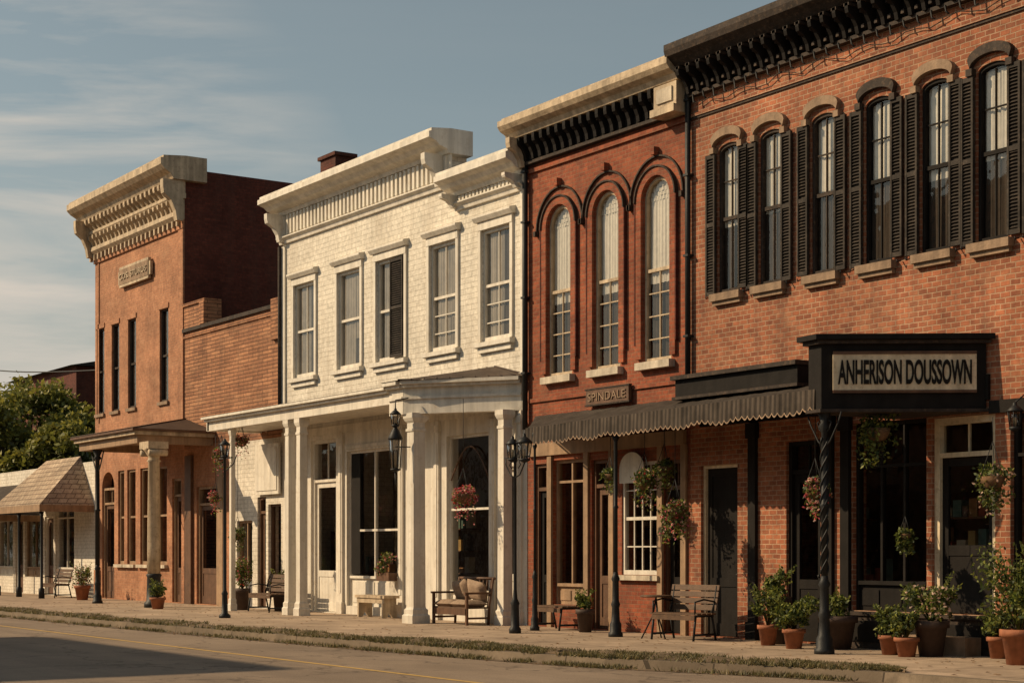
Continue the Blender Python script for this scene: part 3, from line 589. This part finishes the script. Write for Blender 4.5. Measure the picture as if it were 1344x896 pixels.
x=X(202,2.0); po.lathe(x,-2.0,[(.26,0),(.26,.12),(.2,.18),(.18,.8),(.21,.86),(.17,.9)],IRON,14); po.lathe(x,-2.0,[(.17,.9),(.175,1.6),(.15,3.85),(.19,3.88),(.15,3.93),(.15,4.0),(.26,4.16),(.3,4.2)],CR,16)
po.box(x-.32,x+.32,-2.28,-1.72,4.2,4.39,CR)
for s_ in (-1,1): po.tube([(x+s_*.28,-2.25,4.1),(x+s_*.28,-1.75,4.1)],.09,CR,10)
x=X(128,2.0); ornate_post(po,x,-2.0,4.4,IRON,.08)
for s_ in(-1,1): po.tube([(x,-2.0,3.7),(x+s_*.2,-2.0,3.9),(x+s_*.5,-2.0,4.35)],.02,IRON,5)
po.obj('porch',B5)
b.obj('walls',B5); ww.obj('windows',B5); tr.obj('cornice_and_trim',B5); sf.obj('storefront',B5)
sg=MB(); a,c=X(156,.1),X(198,.1); z=9.62; sg.box(a+.12,c-.12,-.14,-.05,z,z+.62,CR); sg.box(a,c,-.12,-.04,z+.1,z+.5,CR); sg.box(a+.14,c-.14,-.15,-.14,z+.08,z+.54,STN)
textmesh(sg,"COS. STURUS",(a+.2,-.165,z+.22),(1,0,0),c-a-.4,.18,CR,.03,.01); sg.obj('building_name_plaque',None,((a+c)/2,-.1,z))
# ================= low shops at far left =================
B6=empty('low_awning_shop_building',(-62,0,0)); b=MB(); sf=MB(); aw_=MB()
xe=x5L-.02; xf=-88
ops=[(xf+2+k*3.3,xf+2+k*3.3+1.9,.6,3.0) for k in range(10)]+[(xf+4.2+k*3.3,xf+5.1+k*3.3,.02,2.7) for k in range(9)]
wall(b,xf,xe,0,4.4,ops,BRW); shell(b,xf,xe,4.39,BRS); 
for i,o in enumerate(ops): (shopwin(sf,*o,WH if i%2 else TAN,panel=.3,transom=.4) if i<10 else door(sf,*o,WH,BRN,transom=0))
interior(sf,xf,xe,4.2)
for (xa,xb,zt,ze,pp,mt) in ((-57.5,-52.45,4.62,2.98,1.8,SHG),(-65,-57.6,3.9,2.75,2.2,AWN),(-74,-65.2,4.1,2.85,2.2,SHG),(-86,-74.2,4.0,2.8,2.0,SHG)):
    hp=1.3
    aw_.poly([(xa,-pp,ze),(xb,-pp,ze),(xb-hp,-.01,zt),(xa+.3,-.01,zt)],mt); aw_.poly([(xb,-pp,ze),(xb,-.01,ze),(xb-hp,-.01,zt)],mt); aw_.poly([(xa,-.01,ze),(xa,-pp,ze),(xa+.3,-.01,zt)],mt)
    aw_.box(xa,xb,-pp,-pp+.05,ze-.22,ze-.004,TAN); aw_.box(xb-.05,xb,-pp+.052,-.01,ze-.22,ze-.004,TAN)
    x=xa+.2
    while x<xb: aw_.lathe(x,-pp+.15,[(.1,0),(.1,.3),(.05,.35),(.045,ze-.4),(.08,ze-.22)],IRON,8); x+=2.3
b.obj('walls',B6); sf.obj('storefront',B6); aw_.obj('awnings',B6)
wh=MB()
def cam2w(px,zc):
    l=(px-672)/F*zc; return (-CA*zc+SA*l, -D+SA*zc+CA*l)
c=cam2w(98,92); wh.box(c[0]-4.2,c[0]+6,c[1]-2,c[1]+8,0,11.0,BRS); wh.pyz(c[0]-4.6,c[0]+6.4,[(c[1]-2.4,11.003),(c[1]+8.4,11.003),(c[1]+3,12.1)],TAR)
for k in range(4): wh.box(c[0]-4+k*2.6,c[0]-3+k*2.6,c[1]-2.03,c[1]-2.001,6,8,BLK)
wh.obj('brick_warehouse',None,(c[0],c[1],0))
# ================= opposite side of the street (unseen row behind the viewer, added to darken window reflections) =================
random.seed(21); x=-135
while x<0:
    w_=random.uniform(8,13); h_=random.uniform(6.5,9.0)
    if -43<x+w_/2<-30: h_=14.2  # made taller so its shadow falls on the road at lower left
    e_=empty('unseen_brick_shop_building',(x+w_/2,-26,0)); q=MB(); mt=random.choice([BR1,BR2,BR5,BRL,BRW]); xr=min(x+w_,-1)
    if h_>14: xr=min(xr,-31)
    q.box(x,xr-.05,-36,-26,0,h_,mt); q.box(x-.1,xr+.02,-26,-25.6,h_-.5,h_-.1,CR); q.box(x,xr-.05,-25.999,-24.2,3.4,3.6,AWN)
    n_=max(2,int((xr-x)/2.2))
    for k in range(n_):
        cx=x+(k+.5)*(xr-x)/n_
        z=4.6
        while z+2<h_-.5: q.box(cx-.45,cx+.45,-25.999,-25.96,z,z+1.9,BLK); q.box(cx-.55,cx+.55,-25.999,-25.9,z-.12,z,SIL); z+=3.2
        q.box(cx-.75,cx+.75,-25.999,-25.95,.5,3.0,BLK); q.box(cx+.8,cx+.95,-25.999,-25.85,0,3.3,TAN)
    q.obj('building_body',e_); x=xr+random.choice([0,0,.05])
    if x>-4: break
# ---------- ground ----------
gd=MB(); S=600; gd.poly([(-S,-S,-.14),(S,-S,-.14),(S,S,-.14),(-S,S,-.14)],GND); gd.obj('ground')
kp=[(-140,-6.6),(-60,-6.3),(-42.6,-6.1),(-35.5,-6.0),(-29.3,-5.74),(-23.5,-5.42),(-20.5,-5.15),(-18.45,-4.85),(-16.8,-4.3),(-15.6,-3.9),(-14.4,-3.66),(-12.5,-3.6),(30,-3.6)]
rd=MB(); rd.poly([(-140,-32,-.136),(30,-32,-.136),(30,-2.0,-.136),(-140,-4,-.136)],DIRT); rd.obj('dirt_base')
rd=MB(); rd.poly([(x,y-.3,-.12) for x,y in kp][::-1]+[(-140,-21,-.12),(30,-21,-.12)],ASP); rd.obj('road')
yl=MB(); yl.poly([(-140,-8.0,-.116),(30,-8.0,-.116),(30,-7.91,-.116),(-140,-7.91,-.116)],YEL); yl.obj('road_centre_line')
sw=MB(); sw.poly([(x,y,0) for x,y in kp]+[(30,14,0),(-140,14,0)],CON); sw.obj('sidewalk')
kb=MB()
for (a,b_),(c,d) in zip(kp,kp[1:]):
    kb.faces([(a,b_,.004),(c,d,.004),(c,d-.16,.004),(a,b_-.16,.004),(a,b_-.19,-.14),(c,d-.19,-.14)],[(0,1,2,3),(3,2,5,4)],KRB)
    kb.poly([(a,b_-.18,-.114),(c,d-.18,-.114),(c,d-.42,-.114),(a,b_-.42,-.114)],DIRT)
kb.obj('kerb')
sw=MB(); sw.poly([(-140,-26,0),(30,-26,0),(30,-21.2,0),(-140,-21.2,0)],CON); sw.poly([(-140,-21.2,0),(30,-21.2,0),(30,-21.2,-.14),(-140,-21.2,-.14)],KRB); sw.obj('sidewalk')
def kerb_y(x):
    for (a,b_),(c,d) in zip(kp,kp[1:]):
        if a<=x<=c: return b_+(d-b_)*(x-a)/(c-a)
    return -3.6
vg=MB(); random.seed(3)
def edge(x): return kerb_y(x)+.02, kerb_y(x)+.04+ .55+.20*math.sin(x*1.3)+.10*math.sin(x*4.1)+ (.2 if x>-24 else 0)
x=-62.0; prev=None
while x<-14.2:
    a,c=edge(x)
    if x>-15.4: c=a+(c-a)*max(0,(-14.2-x)/1.2)
    if -19.75<x<-19.45: c=a+.05
    row=[(x,a+(c-a)*k/6,.006+(.05*math.sin(math.pi*k/6)*(.6+.5*math.sin(x*7+k))+.01*random.random() if 0<k<6 else 0)) for k in range(7)]
    if prev: 
        for k in range(6): vg.poly([prev[k],row[k],row[k+1],prev[k+1]],DIRT)
    prev=row; x+=.12
def blade(x,y,z,h):
    dx,dy=random.gauss(0,.035),random.gauss(0,.035); w=random.uniform(.007,.017); t=random.random()*3.14
    vg.poly([(x-w*math.cos(t),y-w*math.sin(t),z),(x+w*math.cos(t),y+w*math.sin(t),z),(x+dx,y+dy,z+h)],random.choice([GR[0],GR[0],GR[1],GR[2]]))
for i in range(48000):
    x=random.uniform(-50,-14.3) if random.random()<.6 else random.uniform(-25,-14.3); a,c=edge(x)
    if x>-15.4: c=a+(c-a)*max(.05,(-14.2-x)/1.2)
    if -19.8<x<-19.4: continue
    if math.sin(x*2.3)+math.sin(x*.9+1)+random.gauss(0,.7)<-1.3: continue
    if random.random()<.38 and x<-14.8:
        if math.sin(x*1.9)+math.sin(x*4.7)+random.gauss(0,.5)<-.7: continue
        y=kerb_y(x)-random.uniform(0,.42); z=.0 if y>kerb_y(x)-.17 else -.125; blade(x,y,z,random.uniform(.03,.09)); continue
    y=a+(c-a)*min(1,max(-.05,random.gauss(.5,.28))); blade(x,y,.012,random.uniform(.02,.07))
vg.obj('grass_verge')
fl_=MB()
for i in range(900):
    x=random.uniform(-48,-13); ky=kerb_y(x); y=ky+(-ky)*random.random()**.8 if random.random()<.75 else ky-.2-random.random()*.5
    z=.006 if y>ky else -.11; t=random.random()*6.28; s=random.uniform(.02,.045); c_,s_=math.cos(t)*s,math.sin(t)*s
    fl_.poly([(x-c_,y-s_,z+.004),(x+s_*.5,y-c_*.5,z+.012),(x+c_,y+s_,z+.006),(x-s_*.5,y+c_*.5,z+.014)],random.choice(DLF))
fl_.obj('fallen_leaves')
# ---------- plants ----------
def foliage(mb,c,rx,rz,n,size,mats=LF,flowers=None,ff=.0,clumps=9,droop=0):
    cl=[]
    for k in range(clumps):
        a=random.random()*6.28; rr=random.random()**.5; zz=random.uniform(-.7,1)
        cl.append((Vector((c[0]+rx*.75*rr*math.cos(a),c[1]+rx*.75*rr*math.sin(a),c[2]+rz*zz*.75)),random.uniform(.28,.5)))
    for i in range(n):
        q,r=random.choice(cl); d=Vector((random.gauss(0,1),random.gauss(0,1),random.gauss(0,1))).normalized()*random.random()**.4
        p=q+Vector((d.x*rx*r*1.2,d.y*rx*r*1.2,d.z*rz*r*1.2))
        if droop and random.random()<droop: p.z-=random.random()**1.5*rz*2.2
        if flowers and random.random()<ff: mb.leaf(p,size*.9,random.choice(flowers),.0); mb.leaf(p,size*.8,random.choice(flowers),0)
        else: mb.leaf(p,size*random.uniform(.6,1.3),random.choice(mats))
    return cl
def potted(x,y,pr,ph,fr,fh,n=500,mat=TERR,flowers=None,z0=0,size=.07,ff=.12):
    mb=MB(); mb.lathe(x,y,[(pr*.68,z0),(pr*.92,z0+ph*.8),(pr*1.06,z0+ph*.8),(pr*1.06,z0+ph),(pr*.9,z0+ph),(pr*.86,z0+ph*.9),(0.01,z0+ph*.9)],mat,16)
    cl=foliage(mb,(x,y,z0+ph+fh*.45),fr,fh*.55,int(n*1.5),size,flowers=flowers,ff=ff if flowers else 0,clumps=12)
    for q,r in cl: mb.tube([(x,y,z0+ph*.85),(x+(q.x-x)*.4,y+(q.y-y)*.4,z0+ph+(q.z-z0-ph)*.6),q],[.008,.006,.003],LF[2],4)
    for k in range(12):
        a=random.random()*6.28; r_=fr*random.uniform(.7,1.2); zt_=z0+ph+fh*random.uniform(.5,1.25); tip=Vector((x+r_*math.cos(a),y+r_*math.sin(a),zt_)); base=Vector((x,y,z0+ph*.9)); mid_=base.lerp(tip,.6)+Vector((0,0,.08)); mb.tube([base,mid_,tip],[.005,.004,.002],LF[0],4)
        for j in range(7): mb.leaf(mid_.lerp(tip,j/6)+Vector((random.gauss(0,.015),random.gauss(0,.015),0)),size*.9,random.choice(LF[:2]))
    return mb.obj('potted_plant',None,(x,y,z0))
for px,p,pr,ph,fr,fh,n,mt,fl in [(1008,.9,.16,.32,.26,.55,500,TERR,None),(1042,1.2,.17,.3,.34,.45,800,TERR,None),(1022,.5,.2,.75,.24,.4,450,POTD,None),(1100,.7,.28,.5,.22,.35,350,POTD,None),
    (1168,1.1,.16,.28,.2,.4,450,TERR,None),(1190,1.25,.17,.27,.24,.38,600,TERR,None),(1222,.9,.24,.5,.36,.55,900,POTD,PNK[2:]),(1338,1.3,.24,.46,.5,1.0,1500,TERR,None),(1375,1.1,.24,.46,.45,.9,900,TERR,None),
    (768,.7,.17,.42,.18,.3,350,POTD,None),(318,.9,.2,.55,.28,.75,600,POTD,PNK),(108,1.2,.24,.45,.35,.6,500,TERR,PNK),(207,2.4,.2,.3,.22,.4,300,TERR,None),(366,.4,.16,.5,.2,.5,300,POTD,PNK),(1310,.5,.0+.15,.3,.2,.35,350,TERR,None)]:
    potted(X(px,p),-p,pr,ph,fr,fh,n,mt,fl)
mb=MB(); xx=X(507,.2); mb.box(xx-.28,xx+.28,-.30,-.08,.82,1.0,BRN); foliage(mb,(xx,-.2,1.2),.22,.26,400,.07,flowers=PNK,ff=.2); mb.obj('window_flower_box',None,(xx,-.2,.9))
def hanging(px,py,p,r,ztop,trail=.3,fl=PNK,ff=.25,n=420):
    x=X(px,p); y=-p; z=Z(px,py,p); mb=MB(); n=int(n*2.3)
    mb.lathe(x,y,[(.02,z-r*.8),(r*.45,z-r*.7),(r*.7,z-r*.35),(r*.78,z)],COIR,12)
    for k in range(3):
        a=k*2.09; mb.tube([(x+r*.76*math.cos(a),y+r*.76*math.sin(a),z),(x,y,z+r*2.2)],.005,IRON,4)
    mb.tube([(x,y,z+r*2.2),(x,y,ztop)],.006,IRON,4)
    foliage(mb,(x,y,z-r*.1),r*1.1,r*.9,n,.065,flowers=fl,ff=ff,clumps=18,droop=trail)
    mb.obj('hanging_flower_basket',None,(x,y,z))
for a in [(1152,562,1.0,.24,3.5,.45,None,0,520),(1070,640,1.6,.2,3.7,.3,PNK,.35,420),(1303,625,.7,.22,3.3,.5,PNK[2:],.08,450),(846,630,.9,.22,3.85,.25,PNK[1:],.15,450),(886,668,1.0,.23,3.9,.5,PNK,.2,520),(872,612,.6,.18,3.9,.3,None,0,300),
    (801,622,1.1,.14,3.7,.3,None,0,250),(608,648,.9,.24,4.55,.15,PNK,.6,520),(291,596,3.0,.2,3.75,.2,PNK,.35,300),(283,652,2.2,.17,4.3,.2,PNK,.5,250),(317,578,1.0,.2,4.55,.2,PNK,.4,250),(1188,700,.3,.12,3.4,.8,None,0,240),(312,700,.8,.2,4.5,.4,None,0,300)]: hanging(*a)
# ---------- benches ----------
def bench(x,y,w,rot=0,mat=WOOD,back=True,name='wooden_bench',hs=.44):
    mb=MB(); R=Matrix.Translation((x,y,0))@Matrix.Rotation(rot,4,'Z')
    def bx(cx,cy,cz,sx,sy,sz,m,rx=0): mb.obox(R@Matrix.Translation((cx,cy,cz))@Matrix.Rotation(rx,4,'X'),sx,sy,sz,m)
    for k in range(4): bx(0,-.18+k*.12,hs,w,.10,.03,mat)
    bx(0,-.24,hs-.06,w-.1,.02,.08,mat)
    if back:
        for k in range(4): bx(0,.25+k*.025,hs+.10+k*.11,w,.022,.09,mat,-.2)
    for s in (-1,1):
        e=s*(w/2-.06)
        for a,c in (((e,-.2,hs-.01),(e,-.26,0)),((e,.2,hs-.01),(e,.3,0)),((e,-.22,hs-.03),(e,.22,hs-.03)),((e,-.24,.1),(e,.27,.1))): mb.tube([R@Vector(a),R@Vector(c)],.02,IRON,6)
        if back:
            mb.tube([R@Vector(v) for v in ((e,.2,hs),(e,.27,hs+.2),(e,.33,hs+.46))],.018,IRON,6)
            mb.tube([R@Vector(v) for v in ((e,.27,hs+.2),(e,.0,hs+.24),(e,-.22,hs+.2),(e,-.22,hs))],.016,IRON,6)
    mb.obj(name,None,(x,y,0))
bench(X(352,.9),-.9,1.3); bench(X(728,.6),-.55,1.0,0,WOOD,False); bench(X(72,.9),-.9,1.6); bench(X(893,1.0),-.95,1.05,.15)
mb=MB(); x,y=X(492,.5),-.45; w_=1.35
mb.box(x-w_/2,x+w_/2,y-.2,y+.2,.44,.50,CR); mb.box(x-w_/2+.05,x+w_/2-.05,y-.17,y-.14,.33,.44,CR)
for s in (-1,1): mb.pyz(x+s*(w_/2-.12)-.03,x+s*(w_/2-.12)+.03,[(y-.18,0),(y-.08,0),(y,.14),(y+.08,0),(y+.18,0),(y+.17,.44),(y-.17,.44)],CR)
mb.obj('plank_bench',None,(x,y,0))
def cush(mb,M,sx,sy,sz):
    vs=[];fs=[];n=8
    for sgn in (1,-1):
        for i in range(n+1):
            for j in range(n+1):
                u=i/n*2-1;v=j/n*2-1; h=(1-u**4)*(1-v**4); vs.append(M@Vector((u*sx/2,v*sy/2,sgn*h**.5*sz/2)))
    for k in (0,(n+1)**2):
        for i in range(n):
            for j in range(n): a=k+i*(n+1)+j; fs.append((a,a+1,a+n+2,a+n+1))
    mb.faces(vs,fs,CUSH,True)
mb=MB(); x,y=X(603,.8),-.75; w=1.35
for s in (-1,1):
    ex=x+s*(w/2-.04)
    mb.box(ex-.025,ex+.025,y-.30,y-.25,0,.62,BRN); mb.tube([(ex,y+.24,0),(ex,y+.26,.4),(ex,y+.36,.95)],.028,BRN,8); mb.box(ex-.035,ex+.035,y-.33,y+.30,.62,.66,BRN); mb.box(ex-.02,ex+.02,y-.25,y+.24,.12,.16,BRN)
for k in range(5): mb.box(x-w/2+.02,x+w/2-.02,y-.28+k*.11,y-.19+k*.11,.33,.36,WOOD)
mb.box(x-w/2+.03,x+w/2-.03,y-.3,y-.27,.20,.33,BRN)
for k in range(9): 
    q=x-w/2+.12+k*(w-.24)/8; mb.tube([(q,y+.27,.36),(q,y+.36,.9)],.016,BRN,5)
mb.tube([(x-w/2,y+.37,.93),(x+w/2,y+.37,.93)],.03,BRN,8)
for s in (-1,1):
    cush(mb,Matrix.Translation((x+s*w*.22,y-.03,.42)),w*.45,.54,.17)
    cush(mb,Matrix.Translation((x+s*w*.21,y+.2,.68))@Matrix.Rotation(-1.25,4,'X')@Matrix.Rotation(s*.15,4,'Z'),w*.42,.44,.2)
mb.obj('cushioned_bench',None,(x,y,0))
mb=MB(); x,y=X(858,1.1),-1.05
mb.lathe(x,y,[(.26,.70),(.27,.71),(.27,.73),(.26,.735)],WOOD,18); 
for k in range(3):
    a=k*2.1; mb.tube([(x,y,.7),(x+.05*math.cos(a),y+.05*math.sin(a),.4),(x+.25*math.cos(a),y+.25*math.sin(a),0)],.013,IRON,6)
mb.obj('cafe_table',None,(x,y,0))
# ---------- lamps ----------
def lantern(mb,x,y,z,r=.13,h=.42):
    for k in range(6):
        a=k*math.pi/3; mb.tube([(x+r*.7*math.cos(a),y+r*.7*math.sin(a),z),(x+r*math.cos(a),y+r*math.sin(a),z+h*.7)],.009,IRON,4)
    mb.lathe(x,y,[(.02,z-.07),(r*.8,z-.03),(r*.8,z),(0.01,z)],IRON,12); mb.lathe(x,y,[(r*1.15,z+h*.7),(r*1.2,z+h*.73),(r*.6,z+h*.92),(.03,z+h),(.03,z+h*1.08),(.005,z+h*1.15)],IRON,12)
    mb.lathe(x,y,[(r*.62,z+.01),(r*.88,z+h*.69)],GL,6); mb.lathe(x,y,[(.02,z),(.025,z+h*.4),(.01,z+h*.45)],CR,8)
mb=MB(); x,y=X(676,2.0),-2.0; zt=3.15
mb.lathe(x,y,[(.11,0),(.11,.08),(.08,.12),(.07,.5),(.085,.54),(.045,.62),(.03,.8),(.026,zt),(.045,zt+.02),(.026,zt+.05),(.026,zt+.25),(.01,zt+.35)],IRON,12)
for s in (-1,1):
    mb.tube([(x,y,zt-.35),(x+s*.15,y,zt-.3),(x+s*.3,y,zt-.1),(x+s*.3,y,zt)],.014,IRON,5); mb.tube([(x,y,zt-.1),(x+s*.1,y,zt-.02),(x+s*.18,y,zt-.12),(x+s*.1,y,zt-.18)],.01,IRON,5)
lantern(mb,x+.3,y,zt-.02,.13,.4); lantern(mb,x-.05,y-.02,zt-.0,.11,.36)
mb.tube([(x-.35,y,zt+.02),(x+.45,y,zt+.02)],.012,IRON,5); mb.obj('street_lamp',None,(x,y,0))
mb=MB(); x,y=X(295,3.4),-3.4; zt=3.55
mb.lathe(x,y,[(.13,0),(.13,.06),(.07,.11),(.06,.5),(.075,.54),(.038,.62),(.033,2),(.03,zt),(.05,zt+.02),(.02,zt+.08)],IRON,12)
mb.tube([(x,y,zt-.3),(x-.2,y+.3,zt-.1),(x-.25,y+.4,zt+.1)],.014,IRON,5); mb.tube([(x-.28,y,zt),(x+.28,y,zt)],.013,IRON,5); lantern(mb,x,y,zt+.06,.11,.34); mb.obj('street_lamp',None,(x,y,0))
mb=MB(); x,y=X(519,1.75),-1.75; z=Z(519,618,1.75)
lantern(mb,x,y,z+.05,.13,.85); lantern(mb,x,y,z+.95,.1,.3); mb.tube([(x,y,z+1.28),(x,y,z+1.45),(x+.1,y+.25,z+1.5)],.014,IRON,5); mb.tube([(x,y,z-.02),(x,y,z-.4)],[.02,.005],IRON,6); mb.tube([(x,y,z+.5),(x+.1,y+.3,z+.5)],.012,IRON,5)
mb.obj('wall_lantern',None,(x,y,z))
mb=MB(); x,y=X(1332,.4),-.4; z=Z(1332,560,.4); lantern(mb,x,y,z,.1,.3); mb.tube([(x,y,z+.33),(x,y+.2,z+.45),(x,0,z+.4)],.012,IRON,5); mb.obj('wall_lantern',None,(x,y,z))
# ---------- utility wire ----------
mb=MB(); a=Vector((x5L+.1,.4,Z(125,484))); c=cam2w(-150,70); e=Vector((c[0],c[1],H+(725-452)/F*70))
mb.tube([a.lerp(e,i/16)-Vector((0,0,.5*math.sin(math.pi*i/16))) for i in range(17)],.022,CORD,5); mb.obj('utility_wire',None,a)
# ---------- trees ----------
def tree(x,y,h,cr,seed,n=13000,ls=.27,name='deciduous_tree'):
    random.seed(seed); mb=MB()
    mb.tube([(x,y,-.14),(x+.1,y,h*.2),(x-.1,y+.1,h*.45),(x,y,h*.75)],[.32,.25,.17,.06],BARK,9)
    cl=[]
    for k in range(44):
        a=random.random()*6.28; t=random.random(); zz=h*(.24+.70*t); rr=cr*math.sin(math.pi*min(.95,max(.12,.2+.72*t)))*random.uniform(.35,1.0)
        q=Vector((x+rr*math.cos(a),y+rr*math.sin(a),zz)); cl.append((q,random.uniform(.5,1.0)*cr*.34))
        if k%2==0:
            b0=Vector((x,y,h*(.2+.4*t))); m=b0.lerp(q,.5)+Vector((0,0,.3)); mb.tube([b0,m,q],[.1,.06,.02],BARK,5)
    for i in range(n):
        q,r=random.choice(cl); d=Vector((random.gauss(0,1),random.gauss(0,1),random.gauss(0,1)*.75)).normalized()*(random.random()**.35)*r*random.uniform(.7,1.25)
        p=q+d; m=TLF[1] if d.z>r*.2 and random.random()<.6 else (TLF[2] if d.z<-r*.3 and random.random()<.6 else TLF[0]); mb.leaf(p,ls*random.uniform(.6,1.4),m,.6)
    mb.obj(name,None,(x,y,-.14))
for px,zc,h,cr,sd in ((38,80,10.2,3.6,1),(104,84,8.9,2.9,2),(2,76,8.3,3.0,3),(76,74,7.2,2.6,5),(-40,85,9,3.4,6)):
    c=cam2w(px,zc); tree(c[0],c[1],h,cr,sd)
random.seed(11); mb=MB()
for k in range(70):
    t=k/70; cx=-150+random.uniform(-6,6); cy=-60+t*150; hh=random.uniform(4,8)
    mb.tube([(cx,cy,-.1),(cx,cy,hh*.6)],[.3,.1],BARK,5)
    for i in range(260):
        d=Vector((random.gauss(0,1),random.gauss(0,1),random.gauss(0,1))).normalized()*random.random()**.4
        mb.leaf((cx+d.x*2.6,cy+d.y*2.6,hh*.55+d.z*hh*.45),.8,random.choice(TLF))
mb.obj('distant_tree_line',None,(-150,0,0))
# ---------- light & sky ----------
Sv=Vector((-.50,-.62,.52)).normalized()
l=bpy.data.lights.new('sun','SUN'); l.energy=5.0; l.angle=math.radians(.5); l.color=(1,.755,.475); lo=bpy.data.objects.new('sun',l); lo.rotation_euler=Sv.to_track_quat('Z','Y').to_euler(); lo.location=(-30,-40,40); sc.collection.objects.link(lo)
w=bpy.data.worlds.new('World'); sc.world=w; w.use_nodes=True; t=w.node_tree; bg=t.nodes['Background']
sky=N(t,'ShaderNodeTexSky',sky_type='NISHITA'); sky.sun_disc=False; sky.sun_elevation=math.asin(Sv.z); sky.sun_rotation=math.atan2(Sv.x,Sv.y)%(2*math.pi); sky.dust_density=1.3; sky.air_density=1.0
hs=N(t,'ShaderNodeHueSaturation'); hs.inputs['Saturation'].default_value=.56; hs.inputs['Value'].default_value=1.12; t.links.new(sky.outputs[0],hs.inputs['Color'])
tint=mix(t,1.0,hs.outputs[0],(1.0,1.07,.97),'MULTIPLY')
tc=N(t,'ShaderNodeTexCoord'); sp=N(t,'ShaderNodeSeparateXYZ'); t.links.new(tc.outputs['Generated'],sp.inputs[0])
haze=mix(t,rng(t,sp.outputs[2],0.0,.24,.85,0.0),tint,(7.0,6.5,5.6))
mp=N(t,'ShaderNodeMapping'); mp.inputs['Scale'].default_value=(2.2,2.2,19); t.links.new(tc.outputs['Generated'],mp.inputs[0])
nz=N(t,'ShaderNodeTexNoise'); nz.inputs['Scale'].default_value=1.6; nz.inputs['Detail'].default_value=7; nz.inputs['Roughness'].default_value=.55; nz.inputs['Distortion'].default_value=.4; t.links.new(mp.outputs[0],nz.inputs['Vector'])
dt=N(t,'ShaderNodeVectorMath',operation='DOT_PRODUCT'); t.links.new(tc.outputs['Generated'],dt.inputs[0]); dt.inputs[1].default_value=(-.950,.285,.145)
msk=rng(t,dt.outputs['Value'],.978,.996,0.02,1.0); cl=rng(t,nz.outputs[0],.38,.62,0,1)
mm=N(t,'ShaderNodeMath',operation='MULTIPLY'); t.links.new(msk,mm.inputs[0]); t.links.new(cl,mm.inputs[1])
col=mix(t,mm.outputs[0],haze,(9.0,8.1,7.0)); t.links.new(col,bg.inputs[0]); bg.inputs['Strength'].default_value=.072
# ---------- camera ----------
cd=bpy.data.cameras.new('camera'); cd.lens=59; cd.sensor_width=36; cd.shift_y=277/1344; cd.clip_end=2000; cam=bpy.data.objects.new('camera',cd); sc.collection.objects.link(cam)
cam.location=(0,-D,H); cam.rotation_euler=(math.radians(90),0,math.pi/2-A); sc.camera=cam
sc.view_settings.view_transform='Standard'; sc.view_settings.look='None'; sc.view_settings.exposure=0
